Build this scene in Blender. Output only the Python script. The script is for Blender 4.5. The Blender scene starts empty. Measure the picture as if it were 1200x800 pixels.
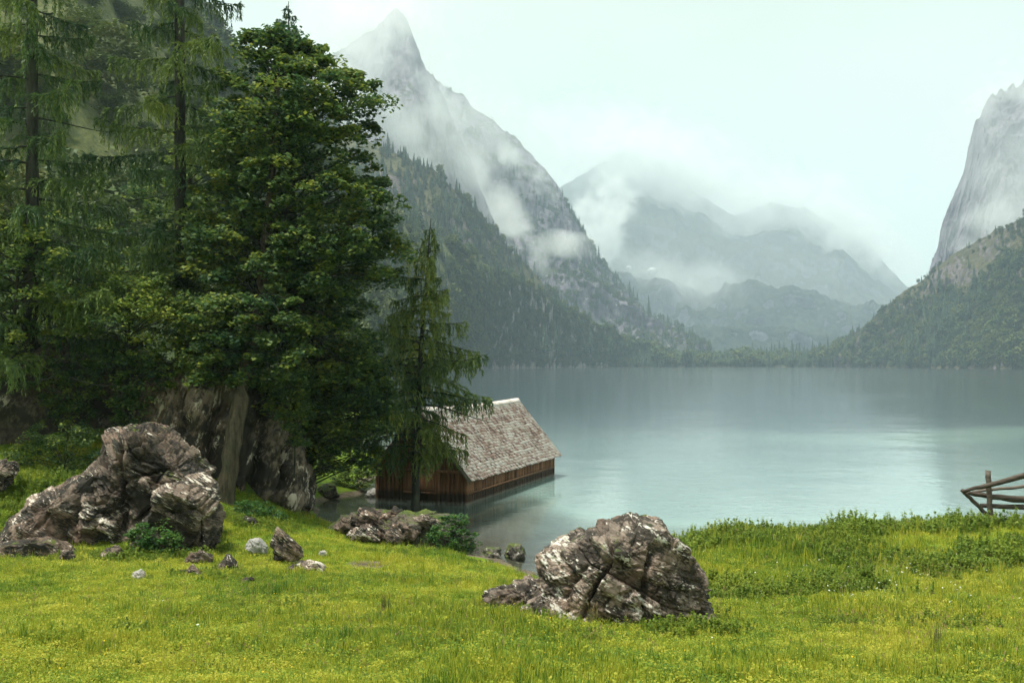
import bpy, math, random
import numpy as np
from mathutils import Vector, Matrix

random.seed(7)
RNG = np.random.default_rng(7)
sc = bpy.context.scene
col = sc.collection
R = math.radians

# ------------------------------------------------------------------ camera, sky, sun, exposure
F = 1167.0            # focal length in photo pixels (photo is 1200 x 800)
CAM_H = 7.0           # above the lake
HOR = 424.5           # row of the horizon
PITCH = math.atan((HOR - 400.0) / F)
cam_d = bpy.data.cameras.new('camera')
cam = bpy.data.objects.new('camera', cam_d)
col.objects.link(cam)
cam_d.sensor_width = 36.0
cam_d.lens = 36.0 * F / 1200.0
cam_d.clip_start = 0.1
cam_d.clip_end = 30000
cam.location = (0, 0, CAM_H)
cam.rotation_euler = (R(90) + PITCH, 0, 0)
sc.camera = cam

SUN_EL, SUN_AZ = R(72), R(-105)      # azimuth measured from +Y (view direction) towards +X
world = bpy.data.worlds.new('World')
sc.world = world
world.use_nodes = True
wt = world.node_tree
wt.nodes.clear()
w_out = wt.nodes.new('ShaderNodeOutputWorld')
w_bg = wt.nodes.new('ShaderNodeBackground')
w_sky = wt.nodes.new('ShaderNodeTexSky')
w_sky.sky_type = 'NISHITA'
w_sky.sun_disc = False
w_sky.sun_elevation = SUN_EL
w_sky.sun_rotation = SUN_AZ
w_bg.inputs['Strength'].default_value = 0.1
w_co = wt.nodes.new('ShaderNodeTexCoord')
w_map = wt.nodes.new('ShaderNodeMapping')
w_map.inputs['Scale'].default_value = (1.0, 1.0, 2.2)
w_no = wt.nodes.new('ShaderNodeTexNoise')
w_no.inputs['Scale'].default_value = 1.9
w_no.inputs['Detail'].default_value = 5.0
w_no.inputs['Roughness'].default_value = 0.5
w_ramp = wt.nodes.new('ShaderNodeValToRGB')          # the overcast: paler and greyer parts of one cloud deck
w_ramp.color_ramp.elements[0].position = 0.30
w_ramp.color_ramp.elements[0].color = (1.92, 2.22, 1.78, 1)
w_ramp.color_ramp.elements[1].position = 0.66
w_ramp.color_ramp.elements[1].color = (2.38, 2.64, 2.10, 1)
w_mix = wt.nodes.new('ShaderNodeMix')
w_mix.data_type = 'RGBA'
w_mix.inputs['Factor'].default_value = 0.94
wt.links.new(w_co.outputs['Generated'], w_map.inputs['Vector'])
wt.links.new(w_map.outputs['Vector'], w_no.inputs['Vector'])
wt.links.new(w_no.outputs['Fac'], w_ramp.inputs['Fac'])
wt.links.new(w_sky.outputs['Color'], w_mix.inputs['A'])
wt.links.new(w_ramp.outputs['Color'], w_mix.inputs['B'])
wt.links.new(w_mix.outputs['Result'], w_bg.inputs['Color'])
wt.links.new(w_bg.outputs['Background'], w_out.inputs['Surface'])

sun_d = bpy.data.lights.new('sun', 'SUN')
sun = bpy.data.objects.new('sun', sun_d)
col.objects.link(sun)
sun_d.energy = 1.5
sun_d.angle = R(12)
sun_d.color = (1.0, 0.96, 0.86)
sdir = Vector((math.sin(SUN_AZ) * math.cos(SUN_EL), math.cos(SUN_AZ) * math.cos(SUN_EL), math.sin(SUN_EL)))
sun.rotation_euler = (-sdir).to_track_quat('-Z', 'Y').to_euler()

vs = sc.view_settings
vs.view_transform = 'Standard'
vs.look = 'None'
vs.exposure = 2.05
vs.gamma = 1.0
vs.use_curve_mapping = False
cy = sc.cycles
cy.max_bounces = 6
cy.diffuse_bounces = 2
cy.glossy_bounces = 2
cy.transmission_bounces = 4
cy.transparent_max_bounces = 12
cy.volume_bounces = 3
cy.use_denoising = True
cy.use_adaptive_sampling = True
cy.adaptive_threshold = 0.02
cy.caustics_reflective = False
cy.caustics_refractive = False

# ------------------------------------------------------------------ helpers
CP = np.array([0.0, 0.0, CAM_H])
def ray(px, py):
    c, s = math.cos(PITCH), math.sin(PITCH)
    a, b = (px - 600.0) / F, (400.0 - py) / F
    return np.array([a, c - b * s, s + b * c])
def at(px, py, Y):
    """the point of the pixel's ray whose ground distance is Y"""
    d = ray(px, py)
    return CP + d * (Y / d[1])
def xz(px, Y):
    return (px - 600.0) / F * Y

def _hash(ix, iy, iz, seed):
    h = (ix.astype(np.int64) * 374761393 + iy.astype(np.int64) * 668265263 + iz.astype(np.int64) * 2147483647 + seed * 1274126177) & 0xFFFFFFFF
    h = ((h ^ (h >> 13)) * 1274126177) & 0xFFFFFFFF
    h = h ^ (h >> 16)
    return (h & 0xFFFF) / 65535.0
def vnoise(p, seed=0):
    """value noise in -1..1 for points (N,3)"""
    p = np.asarray(p, float)
    i = np.floor(p)
    f = p - i
    f = f * f * f * (f * (f * 6 - 15) + 10)
    i = i.astype(np.int64)
    out = np.zeros(len(p))
    for dx in (0, 1):
        for dy in (0, 1):
            for dz in (0, 1):
                w = (f[:, 0] if dx else 1 - f[:, 0]) * (f[:, 1] if dy else 1 - f[:, 1]) * (f[:, 2] if dz else 1 - f[:, 2])
                out += w * _hash(i[:, 0] + dx, i[:, 1] + dy, i[:, 2] + dz, seed)
    return out * 2 - 1
def fbm(p, oct=4, seed=0, gain=0.5, ridged=False):
    p = np.asarray(p, float)
    a, out, tot = 1.0, np.zeros(len(p)), 0.0
    for k in range(oct):
        n = vnoise(p * (2.03 ** k) + 17.3 * k, seed + k)
        out += a * ((1 - 2 * np.abs(n)) if ridged else n)
        tot += a
        a *= gain
    return out / tot

def np_mesh(name, v, f, mat=None, attrs=None, smooth=False, mats=None, midx=None):
    """mesh from arrays; f is (M,3) or (M,4) or a list of such arrays"""
    v = np.ascontiguousarray(v, dtype=np.float32)
    fl = f if isinstance(f, list) else [f]
    fl = [np.asarray(x, dtype=np.int32) for x in fl if len(x)]
    me = bpy.data.meshes.new(name)
    me.vertices.add(len(v))
    me.vertices.foreach_set('co', v.ravel())
    loops = np.concatenate([x.ravel() for x in fl])
    tot = np.concatenate([np.full(len(x), x.shape[1], np.int32) for x in fl])
    start = np.concatenate([[0], np.cumsum(tot)[:-1]]).astype(np.int32)
    me.loops.add(len(loops))
    me.loops.foreach_set('vertex_index', loops)
    me.polygons.add(len(tot))
    me.polygons.foreach_set('loop_start', start)
    me.polygons.foreach_set('loop_total', tot)
    if smooth:
        me.polygons.foreach_set('use_smooth', np.ones(len(tot), bool))
    if midx is not None:
        me.polygons.foreach_set('material_index', np.asarray(midx, np.int32))
    me.update(calc_edges=True)
    for k, a in (attrs or {}).items():
        a = np.asarray(a, np.float32)
        if a.ndim == 1:
            at_ = me.attributes.new(k, 'FLOAT', 'POINT')
            at_.data.foreach_set('value', a)
        else:
            at_ = me.attributes.new(k, 'FLOAT_VECTOR', 'POINT')
            at_.data.foreach_set('vector', a.ravel())
    for m in (mats or ([mat] if mat else [])):
        me.materials.append(m)
    return me

def link(name, data, parent=None, loc=None, rot=None, label=None, cat=None, group=None, kind=None):
    o = bpy.data.objects.new(name, data)
    col.objects.link(o)
    if parent is not None:
        o.parent = parent
    if loc is not None:
        o.location = loc
    if rot is not None:
        o.rotation_euler = rot
    for k, x in (('label', label), ('category', cat), ('group', group), ('kind', kind)):
        if x:
            o[k] = x
    return o

class Geo:
    """collects verts / faces with a per-vertex 'tint'"""
    def __init__(self):
        self.v, self.q, self.t, self.a, self.n = [], [], [], [], 0
    def add(self, v, q=None, t=None, tint=0.5):
        v = np.asarray(v, float).reshape(-1, 3)
        self.v.append(v)
        self.a.append(np.broadcast_to(np.asarray(tint, float), (len(v),)).copy())
        if q is not None and len(q):
            self.q.append(np.asarray(q, np.int64) + self.n)
        if t is not None and len(t):
            self.t.append(np.asarray(t, np.int64) + self.n)
        self.n += len(v)
    def box(self, lo, hi, tint=0.5, jit=0.0):
        x0, y0, z0 = lo
        x1, y1, z1 = hi
        v = np.array([[x0,y0,z0],[x1,y0,z0],[x1,y1,z0],[x0,y1,z0],[x0,y0,z1],[x1,y0,z1],[x1,y1,z1],[x0,y1,z1]], float)
        if jit:
            v += RNG.uniform(-jit, jit, v.shape)
        self.add(v, [[0,3,2,1],[4,5,6,7],[0,1,5,4],[1,2,6,5],[2,3,7,6],[3,0,4,7]], tint=tint)
    def tube(self, pts, rad, n=6, tint=0.5, cap=True, wob=0.0):
        pts = np.asarray(pts, float)
        rad = np.broadcast_to(np.asarray(rad, float), (len(pts),))
        d = np.gradient(pts, axis=0)
        d /= np.linalg.norm(d, axis=1)[:, None] + 1e-9
        ref = np.where(np.abs(d[:, 2:3]) > 0.9, np.array([[1.0, 0, 0]]), np.array([[0, 0, 1.0]]))
        a = np.cross(d, ref)
        a /= np.linalg.norm(a, axis=1)[:, None] + 1e-9
        b = np.cross(d, a)
        th = np.linspace(0, 2 * np.pi, n, endpoint=False)
        rr = rad[:, None] * (1 + (RNG.uniform(-wob, wob, (len(pts), n)) if wob else 0))
        v = pts[:, None, :] + rr[:, :, None] * (np.cos(th)[None, :, None] * a[:, None, :] + np.sin(th)[None, :, None] * b[:, None, :])
        m = len(pts)
        i, j = np.meshgrid(np.arange(m - 1), np.arange(n), indexing='ij')
        q = np.stack([i * n + j, i * n + (j + 1) % n, (i + 1) * n + (j + 1) % n, (i + 1) * n + j], -1).reshape(-1, 4)
        v = v.reshape(-1, 3)
        t = None
        if cap:
            v = np.vstack([v, pts[0], pts[-1]])
            k = m * n
            t = [[k, (jj + 1) % n, jj] for jj in range(n)] + [[k + 1, (m - 1) * n + jj, (m - 1) * n + (jj + 1) % n] for jj in range(n)]
        self.add(v, q, t, tint)
    def mesh(self, name, mat, smooth=False):
        v = np.vstack(self.v)
        f = []
        if self.q: f.append(np.vstack(self.q))
        if self.t: f.append(np.vstack(self.t))
        return np_mesh(name, v, f, mat, {'tint': np.concatenate(self.a)}, smooth)

# ------------------------------------------------------------------ materials
def new_mat(name):
    m = bpy.data.materials.new(name)
    m.use_nodes = True
    t = m.node_tree
    t.nodes.clear()
    return m, t
def N(t, kind, **kw):
    n = t.nodes.new(kind)
    for k, v in kw.items():
        if k.startswith('_'):
            setattr(n, k[1:], v)
        else:
            n.inputs[k.replace('__', ' ')].default_value = v
    return n
def L(t, a, b):
    t.links.new(a, b)
def ramp(t, fac, stops, interp='LINEAR'):
    n = t.nodes.new('ShaderNodeValToRGB')
    n.color_ramp.interpolation = interp
    e = n.color_ramp.elements
    while len(e) < len(stops):
        e.new(0.5)
    for i, (p, c) in enumerate(stops):
        e[i].position = p
        e[i].color = (*c, 1) if len(c) == 3 else c
    L(t, fac, n.inputs['Fac'])
    return n.outputs['Color']
def mixc(t, fac, a, b, mode='MIX'):
    n = t.nodes.new('ShaderNodeMix')
    n.data_type = 'RGBA'
    n.blend_type = mode
    for s, x in (('Factor', fac), ('A', a), ('B', b)):
        if isinstance(x, (int, float)):
            n.inputs[s].default_value = x
        elif isinstance(x, tuple):
            n.inputs[s].default_value = (*x, 1)
        else:
            L(t, x, n.inputs[s])
    return n.outputs['Result']
def math_(t, op, a, b=None, c=None, clamp=False):
    n = t.nodes.new('ShaderNodeMath')
    n.operation = op
    n.use_clamp = clamp
    for i, x in enumerate((a, b, c)):
        if x is None: continue
        if isinstance(x, (int, float)):
            n.inputs[i].default_value = x
        else:
            L(t, x, n.inputs[i])
    return n.outputs[0]
def pos_noise(t, scale, detail=4, rough=0.55, stretch=None, obj=False, dist=0.0, rot=None):
    if obj:
        src = t.nodes.new('ShaderNodeTexCoord').outputs['Object']
    else:
        src = t.nodes.new('ShaderNodeNewGeometry').outputs['Position']
    if stretch:
        mp = N(t, 'ShaderNodeMapping', Scale=stretch)
        if rot:
            m0 = N(t, 'ShaderNodeMapping', Rotation=rot)
            L(t, src, m0.inputs['Vector'])
            src = m0.outputs['Vector']
        L(t, src, mp.inputs['Vector'])
        src = mp.outputs['Vector']
    n = N(t, 'ShaderNodeTexNoise', Scale=scale, Detail=detail, Roughness=rough, Distortion=dist)
    L(t, src, n.inputs['Vector'])
    return n.outputs['Fac']
def attr(t, name, kind='GEOMETRY'):
    n = t.nodes.new('ShaderNodeAttribute')
    n.attribute_name = name
    n.attribute_type = kind
    return n.outputs['Fac']
def finish(t, color, rough=0.8, bump=None, bstr=0.3, bdist=0.05, spec=0.3, transl=None):
    b = N(t, 'ShaderNodeBsdfPrincipled')
    if isinstance(color, tuple):
        b.inputs['Base Color'].default_value = (*color, 1)
    else:
        L(t, color, b.inputs['Base Color'])
    if isinstance(rough, (int, float)):
        b.inputs['Roughness'].default_value = rough
    else:
        L(t, rough, b.inputs['Roughness'])
    b.inputs['Specular IOR Level'].default_value = spec
    if bump is not None:
        bn = N(t, 'ShaderNodeBump', Strength=bstr, Distance=bdist)
        L(t, bump, bn.inputs['Height'])
        L(t, bn.outputs['Normal'], b.inputs['Normal'])
    out = t.nodes.new('ShaderNodeOutputMaterial')
    sh = b.outputs['BSDF']
    if transl:
        tr = t.nodes.new('ShaderNodeBsdfTranslucent')
        if isinstance(color, tuple):
            tr.inputs['Color'].default_value = (*color, 1)
        else:
            L(t, color, tr.inputs['Color'])
        mx = t.nodes.new('ShaderNodeMixShader')
        mx.inputs[0].default_value = transl
        L(t, sh, mx.inputs[1])
        L(t, tr.outputs[0], mx.inputs[2])
        sh = mx.outputs[0]
    L(t, sh, out.inputs['Surface'])
    return b

def leaf_mat(name, dark, mid, light, transl=0.35, patch=0.35, inst=False):
    m, t = new_mat(name)
    if inst:
        oi = t.nodes.new('ShaderNodeObjectInfo')
        base = math_(t, 'ADD', math_(t, 'MULTIPLY', attr(t, 'tint'), 0.5), math_(t, 'MULTIPLY', oi.outputs['Random'], 0.5))
    else:
        base = attr(t, 'tint')
    nz = pos_noise(t, patch, 2)
    f = math_(t, 'ADD', math_(t, 'MULTIPLY', base, 0.80), math_(t, 'MULTIPLY', nz, 0.75))
    f = math_(t, 'SUBTRACT', f, 0.27, clamp=True)
    c = ramp(t, f, [(0.05, dark), (0.5, mid), (0.95, light)])
    finish(t, c, 0.55, spec=0.25, transl=transl)
    return m

def rock_mat(name, a, b, lichen, moss=0.3, stain=0.5, scale=1.0, strata=(1, 1, 3), white=0.5, tilt=-28):
    m, t = new_mat(name)
    rt = (0, R(tilt), 0)
    n1 = pos_noise(t, 0.9 * scale, 5, 0.55, strata, rot=rt)
    n2 = pos_noise(t, 3.2 * scale, 6, 0.62, strata, rot=rt)
    n3 = pos_noise(t, 0.55 * scale, 3, 0.5)
    n4 = pos_noise(t, 11 * scale, 4, 0.6, strata, rot=rt)
    n5 = pos_noise(t, 1.5 * scale, 6, 0.7)
    bk = math_(t, 'SUBTRACT', attr(t, 'blk'), 0.5)
    c = ramp(t, math_(t, 'ADD', math_(t, 'ADD', math_(t, 'MULTIPLY', n1, 0.6), math_(t, 'MULTIPLY', n4, 0.4)), math_(t, 'MULTIPLY', bk, 0.55)), [(0.34, a), (0.52, b), (0.70, tuple(min(1, x * 1.45) for x in b))])
    red = ramp(t, n3, [(0.48, (0, 0, 0)), (0.62, (1, 1, 1))])
    c = mixc(t, math_(t, 'MULTIPLY', red, 0.35), c, (b[0] * 1.1, b[1] * 0.82, b[2] * 0.70))
    geo = t.nodes.new('ShaderNodeNewGeometry')
    sx = t.nodes.new('ShaderNodeSeparateXYZ')
    L(t, geo.outputs['Normal'], sx.inputs[0])
    # black algae and old weathering in streaky patches
    dm = ramp(t, math_(t, 'ADD', math_(t, 'MULTIPLY', n5, 0.7), math_(t, 'MULTIPLY', n4, 0.3)), [(0.40 + 0.06 * stain, (1, 1, 1)), (0.47 + 0.06 * stain, (0, 0, 0))])
    c = mixc(t, math_(t, 'MULTIPLY', dm, 0.85 * stain), c, (0.024, 0.021, 0.017))
    # pale lichen crusts
    lf = math_(t, 'ADD', math_(t, 'ADD', math_(t, 'MULTIPLY', n2, 0.65), math_(t, 'MULTIPLY', n4, 0.4)), math_(t, 'MULTIPLY', bk, 0.22))
    lm = ramp(t, lf, [(0.665 - 0.12 * white, (0, 0, 0)), (0.715 - 0.12 * white, (1, 1, 1))])
    c = mixc(t, math_(t, 'MULTIPLY', lm, 0.85), c, lichen)
    # moss where the face looks up
    mm = math_(t, 'ADD', math_(t, 'MULTIPLY', sx.outputs['Z'], 0.22), math_(t, 'MULTIPLY', pos_noise(t, 1.6 * scale, 5, 0.65), 0.9))
    mo = ramp(t, mm, [(0.78 - 0.3 * moss, (0, 0, 0)), (0.86 - 0.3 * moss, (1, 1, 1))])
    mc = ramp(t, n2, [(0.35, (0.030, 0.055, 0.012)), (0.65, (0.11, 0.14, 0.02))])
    c = mixc(t, math_(t, 'MULTIPLY', mo, 0.9), c, mc)
    h = math_(t, 'ADD', math_(t, 'MULTIPLY', n2, 1.0), math_(t, 'MULTIPLY', n4, 0.35))
    finish(t, c, 0.8, h, 0.45, 0.08 / scale, 0.25)
    return m

M = {}
M['maple'] = leaf_mat('maple_leaf', (0.018, 0.056, 0.030), (0.080, 0.145, 0.038), (0.30, 0.335, 0.05), 0.42, 0.42)
M['shrub'] = leaf_mat('shrub_leaf', (0.030, 0.078, 0.030), (0.125, 0.195, 0.038), (0.34, 0.37, 0.05), 0.42, 0.5)
M['bush'] = leaf_mat('bush_leaf', (0.020, 0.070, 0.020), (0.055, 0.145, 0.028), (0.15, 0.25, 0.04), 0.4, 0.9)
M['spruce'] = leaf_mat('spruce_needles', (0.022, 0.064, 0.034), (0.082, 0.148, 0.042), (0.24, 0.30, 0.055), 0.38, 0.40)
M['larch'] = leaf_mat('larch_needles', (0.032, 0.074, 0.030), (0.105, 0.16, 0.040), (0.25, 0.285, 0.05), 0.4, 0.45)
M['herb'] = leaf_mat('herb_leaf', (0.085, 0.155, 0.026), (0.20, 0.285, 0.036), (0.37, 0.41, 0.06), 0.45, 0.35, inst=True)
M['far_leaf'] = leaf_mat('far_broadleaf', (0.034, 0.066, 0.022), (0.085, 0.125, 0.032), (0.18, 0.19, 0.046), 0.2, 0.012, inst=True)
M['far_needle'] = leaf_mat('far_conifer', (0.018, 0.042, 0.024), (0.038, 0.074, 0.034), (0.080, 0.11, 0.040), 0.1, 0.015, inst=True)

def grass_mat():
    m, t = new_mat('grass_blade')
    oi = t.nodes.new('ShaderNodeObjectInfo')
    n1 = pos_noise(t, 0.23, 3, 0.55)
    n2 = pos_noise(t, 1.3, 4, 0.6)
    f = math_(t, 'ADD', math_(t, 'MULTIPLY', n1, 0.60), math_(t, 'MULTIPLY', n2, 0.50))
    f = math_(t, 'ADD', f, math_(t, 'MULTIPLY', math_(t, 'SUBTRACT', oi.outputs['Random'], 0.5), 0.30))
    f = math_(t, 'ADD', f, math_(t, 'MULTIPLY', math_(t, 'SUBTRACT', attr(t, 'tint'), 0.5), 0.28))
    c = ramp(t, f, [(0.32, (0.070, 0.150, 0.020)), (0.45, (0.185, 0.275, 0.026)), (0.56, (0.325, 0.368, 0.032)), (0.74, (0.50, 0.46, 0.06))])
    dry = ramp(t, pos_noise(t, 0.55, 5, 0.7), [(0.62, (0, 0, 0)), (0.74, (1, 1, 1))])
    c = mixc(t, math_(t, 'MULTIPLY', dry, 0.30), c, (0.33, 0.25, 0.07))
    finish(t, c, 0.6, spec=0.2, transl=0.4)
    return m
M['grass'] = grass_mat()

def ground_mat():
    m, t = new_mat('meadow_ground')
    n1 = pos_noise(t, 0.23, 3, 0.55)
    n2 = pos_noise(t, 2.2, 5, 0.65)
    n3 = pos_noise(t, 14, 3, 0.6)
    c = ramp(t, math_(t, 'ADD', math_(t, 'MULTIPLY', n1, 0.5), math_(t, 'MULTIPLY', n2, 0.5)), [(0.3, (0.050, 0.105, 0.012)), (0.5, (0.12, 0.19, 0.012)), (0.7, (0.21, 0.26, 0.018))])
    geo = t.nodes.new('ShaderNodeNewGeometry')
    sx = t.nodes.new('ShaderNodeSeparateXYZ')
    L(t, geo.outputs['Position'], sx.inputs[0])
    bare = attr(t, 'bare')
    soil = ramp(t, n2, [(0.3, (0.055, 0.040, 0.028)), (0.6, (0.16, 0.13, 0.095))])
    bm = ramp(t, math_(t, 'ADD', bare, math_(t, 'MULTIPLY', math_(t, 'SUBTRACT', n3, 0.5), 0.7)), [(0.45, (0, 0, 0)), (0.6, (1, 1, 1))])
    c = mixc(t, bm, c, soil)
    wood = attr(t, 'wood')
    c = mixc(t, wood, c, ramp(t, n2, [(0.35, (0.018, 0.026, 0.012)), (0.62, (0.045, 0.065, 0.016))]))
    finish(t, c, 0.9, math_(t, 'ADD', n3, n2), 0.6, 0.08, 0.15)
    return m
M['ground'] = ground_mat()

ROCK_A, ROCK_B, LICH = (0.080, 0.060, 0.048), (0.23, 0.180, 0.148), (0.66, 0.62, 0.56)
M['boulder'] = rock_mat('boulder_rock', (0.065, 0.050, 0.041), (0.20, 0.158, 0.130), LICH, 0.26, 1.05, 1.5, (0.8, 0.8, 2.0), 0.5)
M['strata'] = rock_mat('layered_rock', (0.046, 0.034, 0.027), (0.155, 0.117, 0.092), (0.60, 0.54, 0.47), 0.22, 1.15, 0.85, (0.7, 0.7, 3.6), 0.42)
M['cliff'] = rock_mat('cliff_rock', (0.040, 0.034, 0.028), (0.16, 0.125, 0.098), (0.56, 0.49, 0.41), 0.30, 1.1, 0.42, (1.6, 1.6, 0.5), 0.55, -22)
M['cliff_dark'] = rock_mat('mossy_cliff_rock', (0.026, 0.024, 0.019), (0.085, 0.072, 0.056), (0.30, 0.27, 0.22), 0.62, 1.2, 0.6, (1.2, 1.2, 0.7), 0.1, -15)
M['wet'] = rock_mat('mossy_rock', (0.045, 0.042, 0.036), (0.12, 0.105, 0.09), (0.46, 0.45, 0.42), 0.72, 0.7, 0.9, (1, 1, 1), 0.15)
M['pale'] = rock_mat('pale_limestone', (0.22, 0.215, 0.20), (0.32, 0.31, 0.29), (0.46, 0.45, 0.43), 0.0, 0.3, 2.0, (1, 1, 1), 0.4)

def bark_mat(name, a, b, sc_=6.0, st=(1, 1, 0.18)):
    m, t = new_mat(name)
    n = pos_noise(t, sc_, 5, 0.65, st)
    n2 = pos_noise(t, sc_ * 0.3, 3, 0.5)
    c = ramp(t, n, [(0.35, a), (0.65, b)])
    c = mixc(t, math_(t, 'MULTIPLY', ramp(t, n2, [(0.5, (0, 0, 0)), (0.7, (1, 1, 1))]), 0.45), c, (0.06, 0.075, 0.04))
    finish(t, c, 0.9, n, 1.0, 0.06, 0.15)
    return m
M['bark_dark'] = bark_mat('spruce_bark', (0.016, 0.020, 0.017), (0.060, 0.058, 0.045))
M['bark_tan'] = bark_mat('maple_bark', (0.022, 0.018, 0.013), (0.135, 0.108, 0.074), 6.0, (1, 1, 0.2))

def wood_mat(name, a, b, c_, wet=True, st=(9, 9, 0.7)):
    m, t = new_mat(name)
    n = pos_noise(t, 1.6, 5, 0.6, st, obj=False)
    oi = t.nodes.new('ShaderNodeObjectInfo')
    f = math_(t, 'ADD', math_(t, 'MULTIPLY', n, 0.75), math_(t, 'MULTIPLY', oi.outputs['Random'], 0.28))
    c = ramp(t, f, [(0.28, a), (0.5, b), (0.75, c_)])
    if wet:
        geo = t.nodes.new('ShaderNodeNewGeometry')
        sx = t.nodes.new('ShaderNodeSeparateXYZ')
        L(t, geo.outputs['Position'], sx.inputs[0])
        z = math_(t, 'ADD', sx.outputs['Z'], math_(t, 'MULTIPLY', math_(t, 'SUBTRACT', n, 0.5), 0.35))
        wm = ramp(t, z, [(0.48, (1, 1, 1)), (0.72, (0, 0, 0))])           # boards soaked and blackened by the lake
        c = mixc(t, math_(t, 'MULTIPLY', wm, 0.82), c, (0.022, 0.018, 0.014))
        pm = ramp(t, z, [(0.06, (1, 1, 1)), (0.17, (0, 0, 0))])           # pale lime deposit at the waterline
        c = mixc(t, math_(t, 'MULTIPLY', pm, 0.75), c, (0.26, 0.24, 0.20))
    finish(t, c, 0.85, n, 0.5, 0.02, 0.2)
    return m
M['plank'] = wood_mat('wall_plank', (0.050, 0.024, 0.012), (0.20, 0.092, 0.044), (0.34, 0.18, 0.095))
M['beam'] = wood_mat('grey_timber', (0.045, 0.038, 0.030), (0.12, 0.10, 0.08), (0.22, 0.19, 0.155), False, (1, 1, 1))
M['log'] = wood_mat('weathered_log', (0.030, 0.024, 0.020), (0.095, 0.075, 0.062), (0.21, 0.175, 0.155), False, (1.2, 6, 6))

def shingle_mat():
    m, t = new_mat('larch_shingle')
    f = math_(t, 'ADD', math_(t, 'MULTIPLY', attr(t, 'tint'), 0.55), math_(t, 'MULTIPLY', pos_noise(t, 0.55, 4, 0.6), 0.6))
    c = ramp(t, f, [(0.27, (0.12, 0.050, 0.036)), (0.41, (0.38, 0.205, 0.165)), (0.55, (0.56, 0.41, 0.36)), (0.74, (0.78, 0.68, 0.63))])
    n = pos_noise(t, 22, 3, 0.6)
    c = mixc(t, math_(t, 'MULTIPLY', ramp(t, pos_noise(t, 0.9, 5, 0.65), [(0.60, (0, 0, 0)), (0.70, (1, 1, 1))]), 0.55), c, (0.10, 0.105, 0.05))
    finish(t, mixc(t, 0.25, c, ramp(t, n, [(0.3, (0.14, 0.075, 0.06)), (0.7, (0.52, 0.43, 0.39))])), 0.7, n, 0.4, 0.01, 0.35)
    return m
M['shingle'] = shingle_mat()

def mountain_mat(name, rock, rock2, veg, veg2, scale, vegamt):
    m, t = new_mat(name)
    n = pos_noise(t, 0.010 * scale, 8, 0.68, (1, 1, 0.45))
    n2 = pos_noise(t, 0.05 * scale, 6, 0.68)
    n3 = pos_noise(t, 0.0045 * scale, 6, 0.62)
    st = pos_noise(t, 0.03 * scale, 5, 0.7, (1.0, 1.0, 0.3))
    c = ramp(t, math_(t, 'ADD', math_(t, 'MULTIPLY', n, 0.5), math_(t, 'MULTIPLY', st, 0.5)), [(0.36, rock), (0.6, rock2), (0.72, tuple(min(1, 1.35 * x) for x in rock2))])
    geo = t.nodes.new('ShaderNodeNewGeometry')
    sx = t.nodes.new('ShaderNodeSeparateXYZ')
    L(t, geo.outputs['Normal'], sx.inputs[0])
    v = math_(t, 'ADD', math_(t, 'ADD', math_(t, 'MULTIPLY', sx.outputs['Z'], 0.5), math_(t, 'MULTIPLY', n3, 0.6)), math_(t, 'MULTIPLY', n2, 0.5))
    vm = ramp(t, v, [(1.11 - vegamt, (0, 0, 0)), (1.15 - vegamt, (1, 1, 1))])
    vc = ramp(t, n2, [(0.35, veg), (0.65, veg2)])
    c = mixc(t, math_(t, 'MULTIPLY', vm, 0.92), c, vc)
    finish(t, c, 0.95, math_(t, 'ADD', n2, n), 1.0, 8.0 / scale, 0.1)
    return m
M['mt_near'] = mountain_mat('hillside', (0.085, 0.075, 0.068), (0.40, 0.355, 0.32), (0.046, 0.070, 0.024), (0.12, 0.135, 0.042), 11.0, 0.50)
M['mt_mid'] = mountain_mat('wooded_slope', (0.10, 0.080, 0.078), (0.25, 0.205, 0.195), (0.045, 0.058, 0.024), (0.12, 0.11, 0.045), 1.0, 0.40)
M['mt_rock'] = mountain_mat('grey_crag', (0.044, 0.040, 0.056), (0.25, 0.225, 0.27), (0.030, 0.042, 0.030), (0.060, 0.068, 0.042), 1.5, 0.26)
M['mt_far'] = mountain_mat('far_massif', (0.052, 0.060, 0.075), (0.16, 0.165, 0.19), (0.022, 0.034, 0.026), (0.050, 0.064, 0.042), 0.5, 0.42)
M['mt_right'] = mountain_mat('right_slope', (0.070, 0.058, 0.057), (0.23, 0.195, 0.19), (0.046, 0.052, 0.022), (0.105, 0.092, 0.042), 2.4, 0.42)
m_, t_ = new_mat('snow'); finish(t_, (0.8, 0.82, 0.84), 0.7); M['snow'] = m_
m_, t_ = new_mat('petal'); finish(t_, (0.72, 0.72, 0.62), 0.7, transl=0.3); M['petal'] = m_
m_, t_ = new_mat('yellow_petal'); finish(t_, (0.75, 0.52, 0.02), 0.7, transl=0.3); M['ypetal'] = m_

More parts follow.
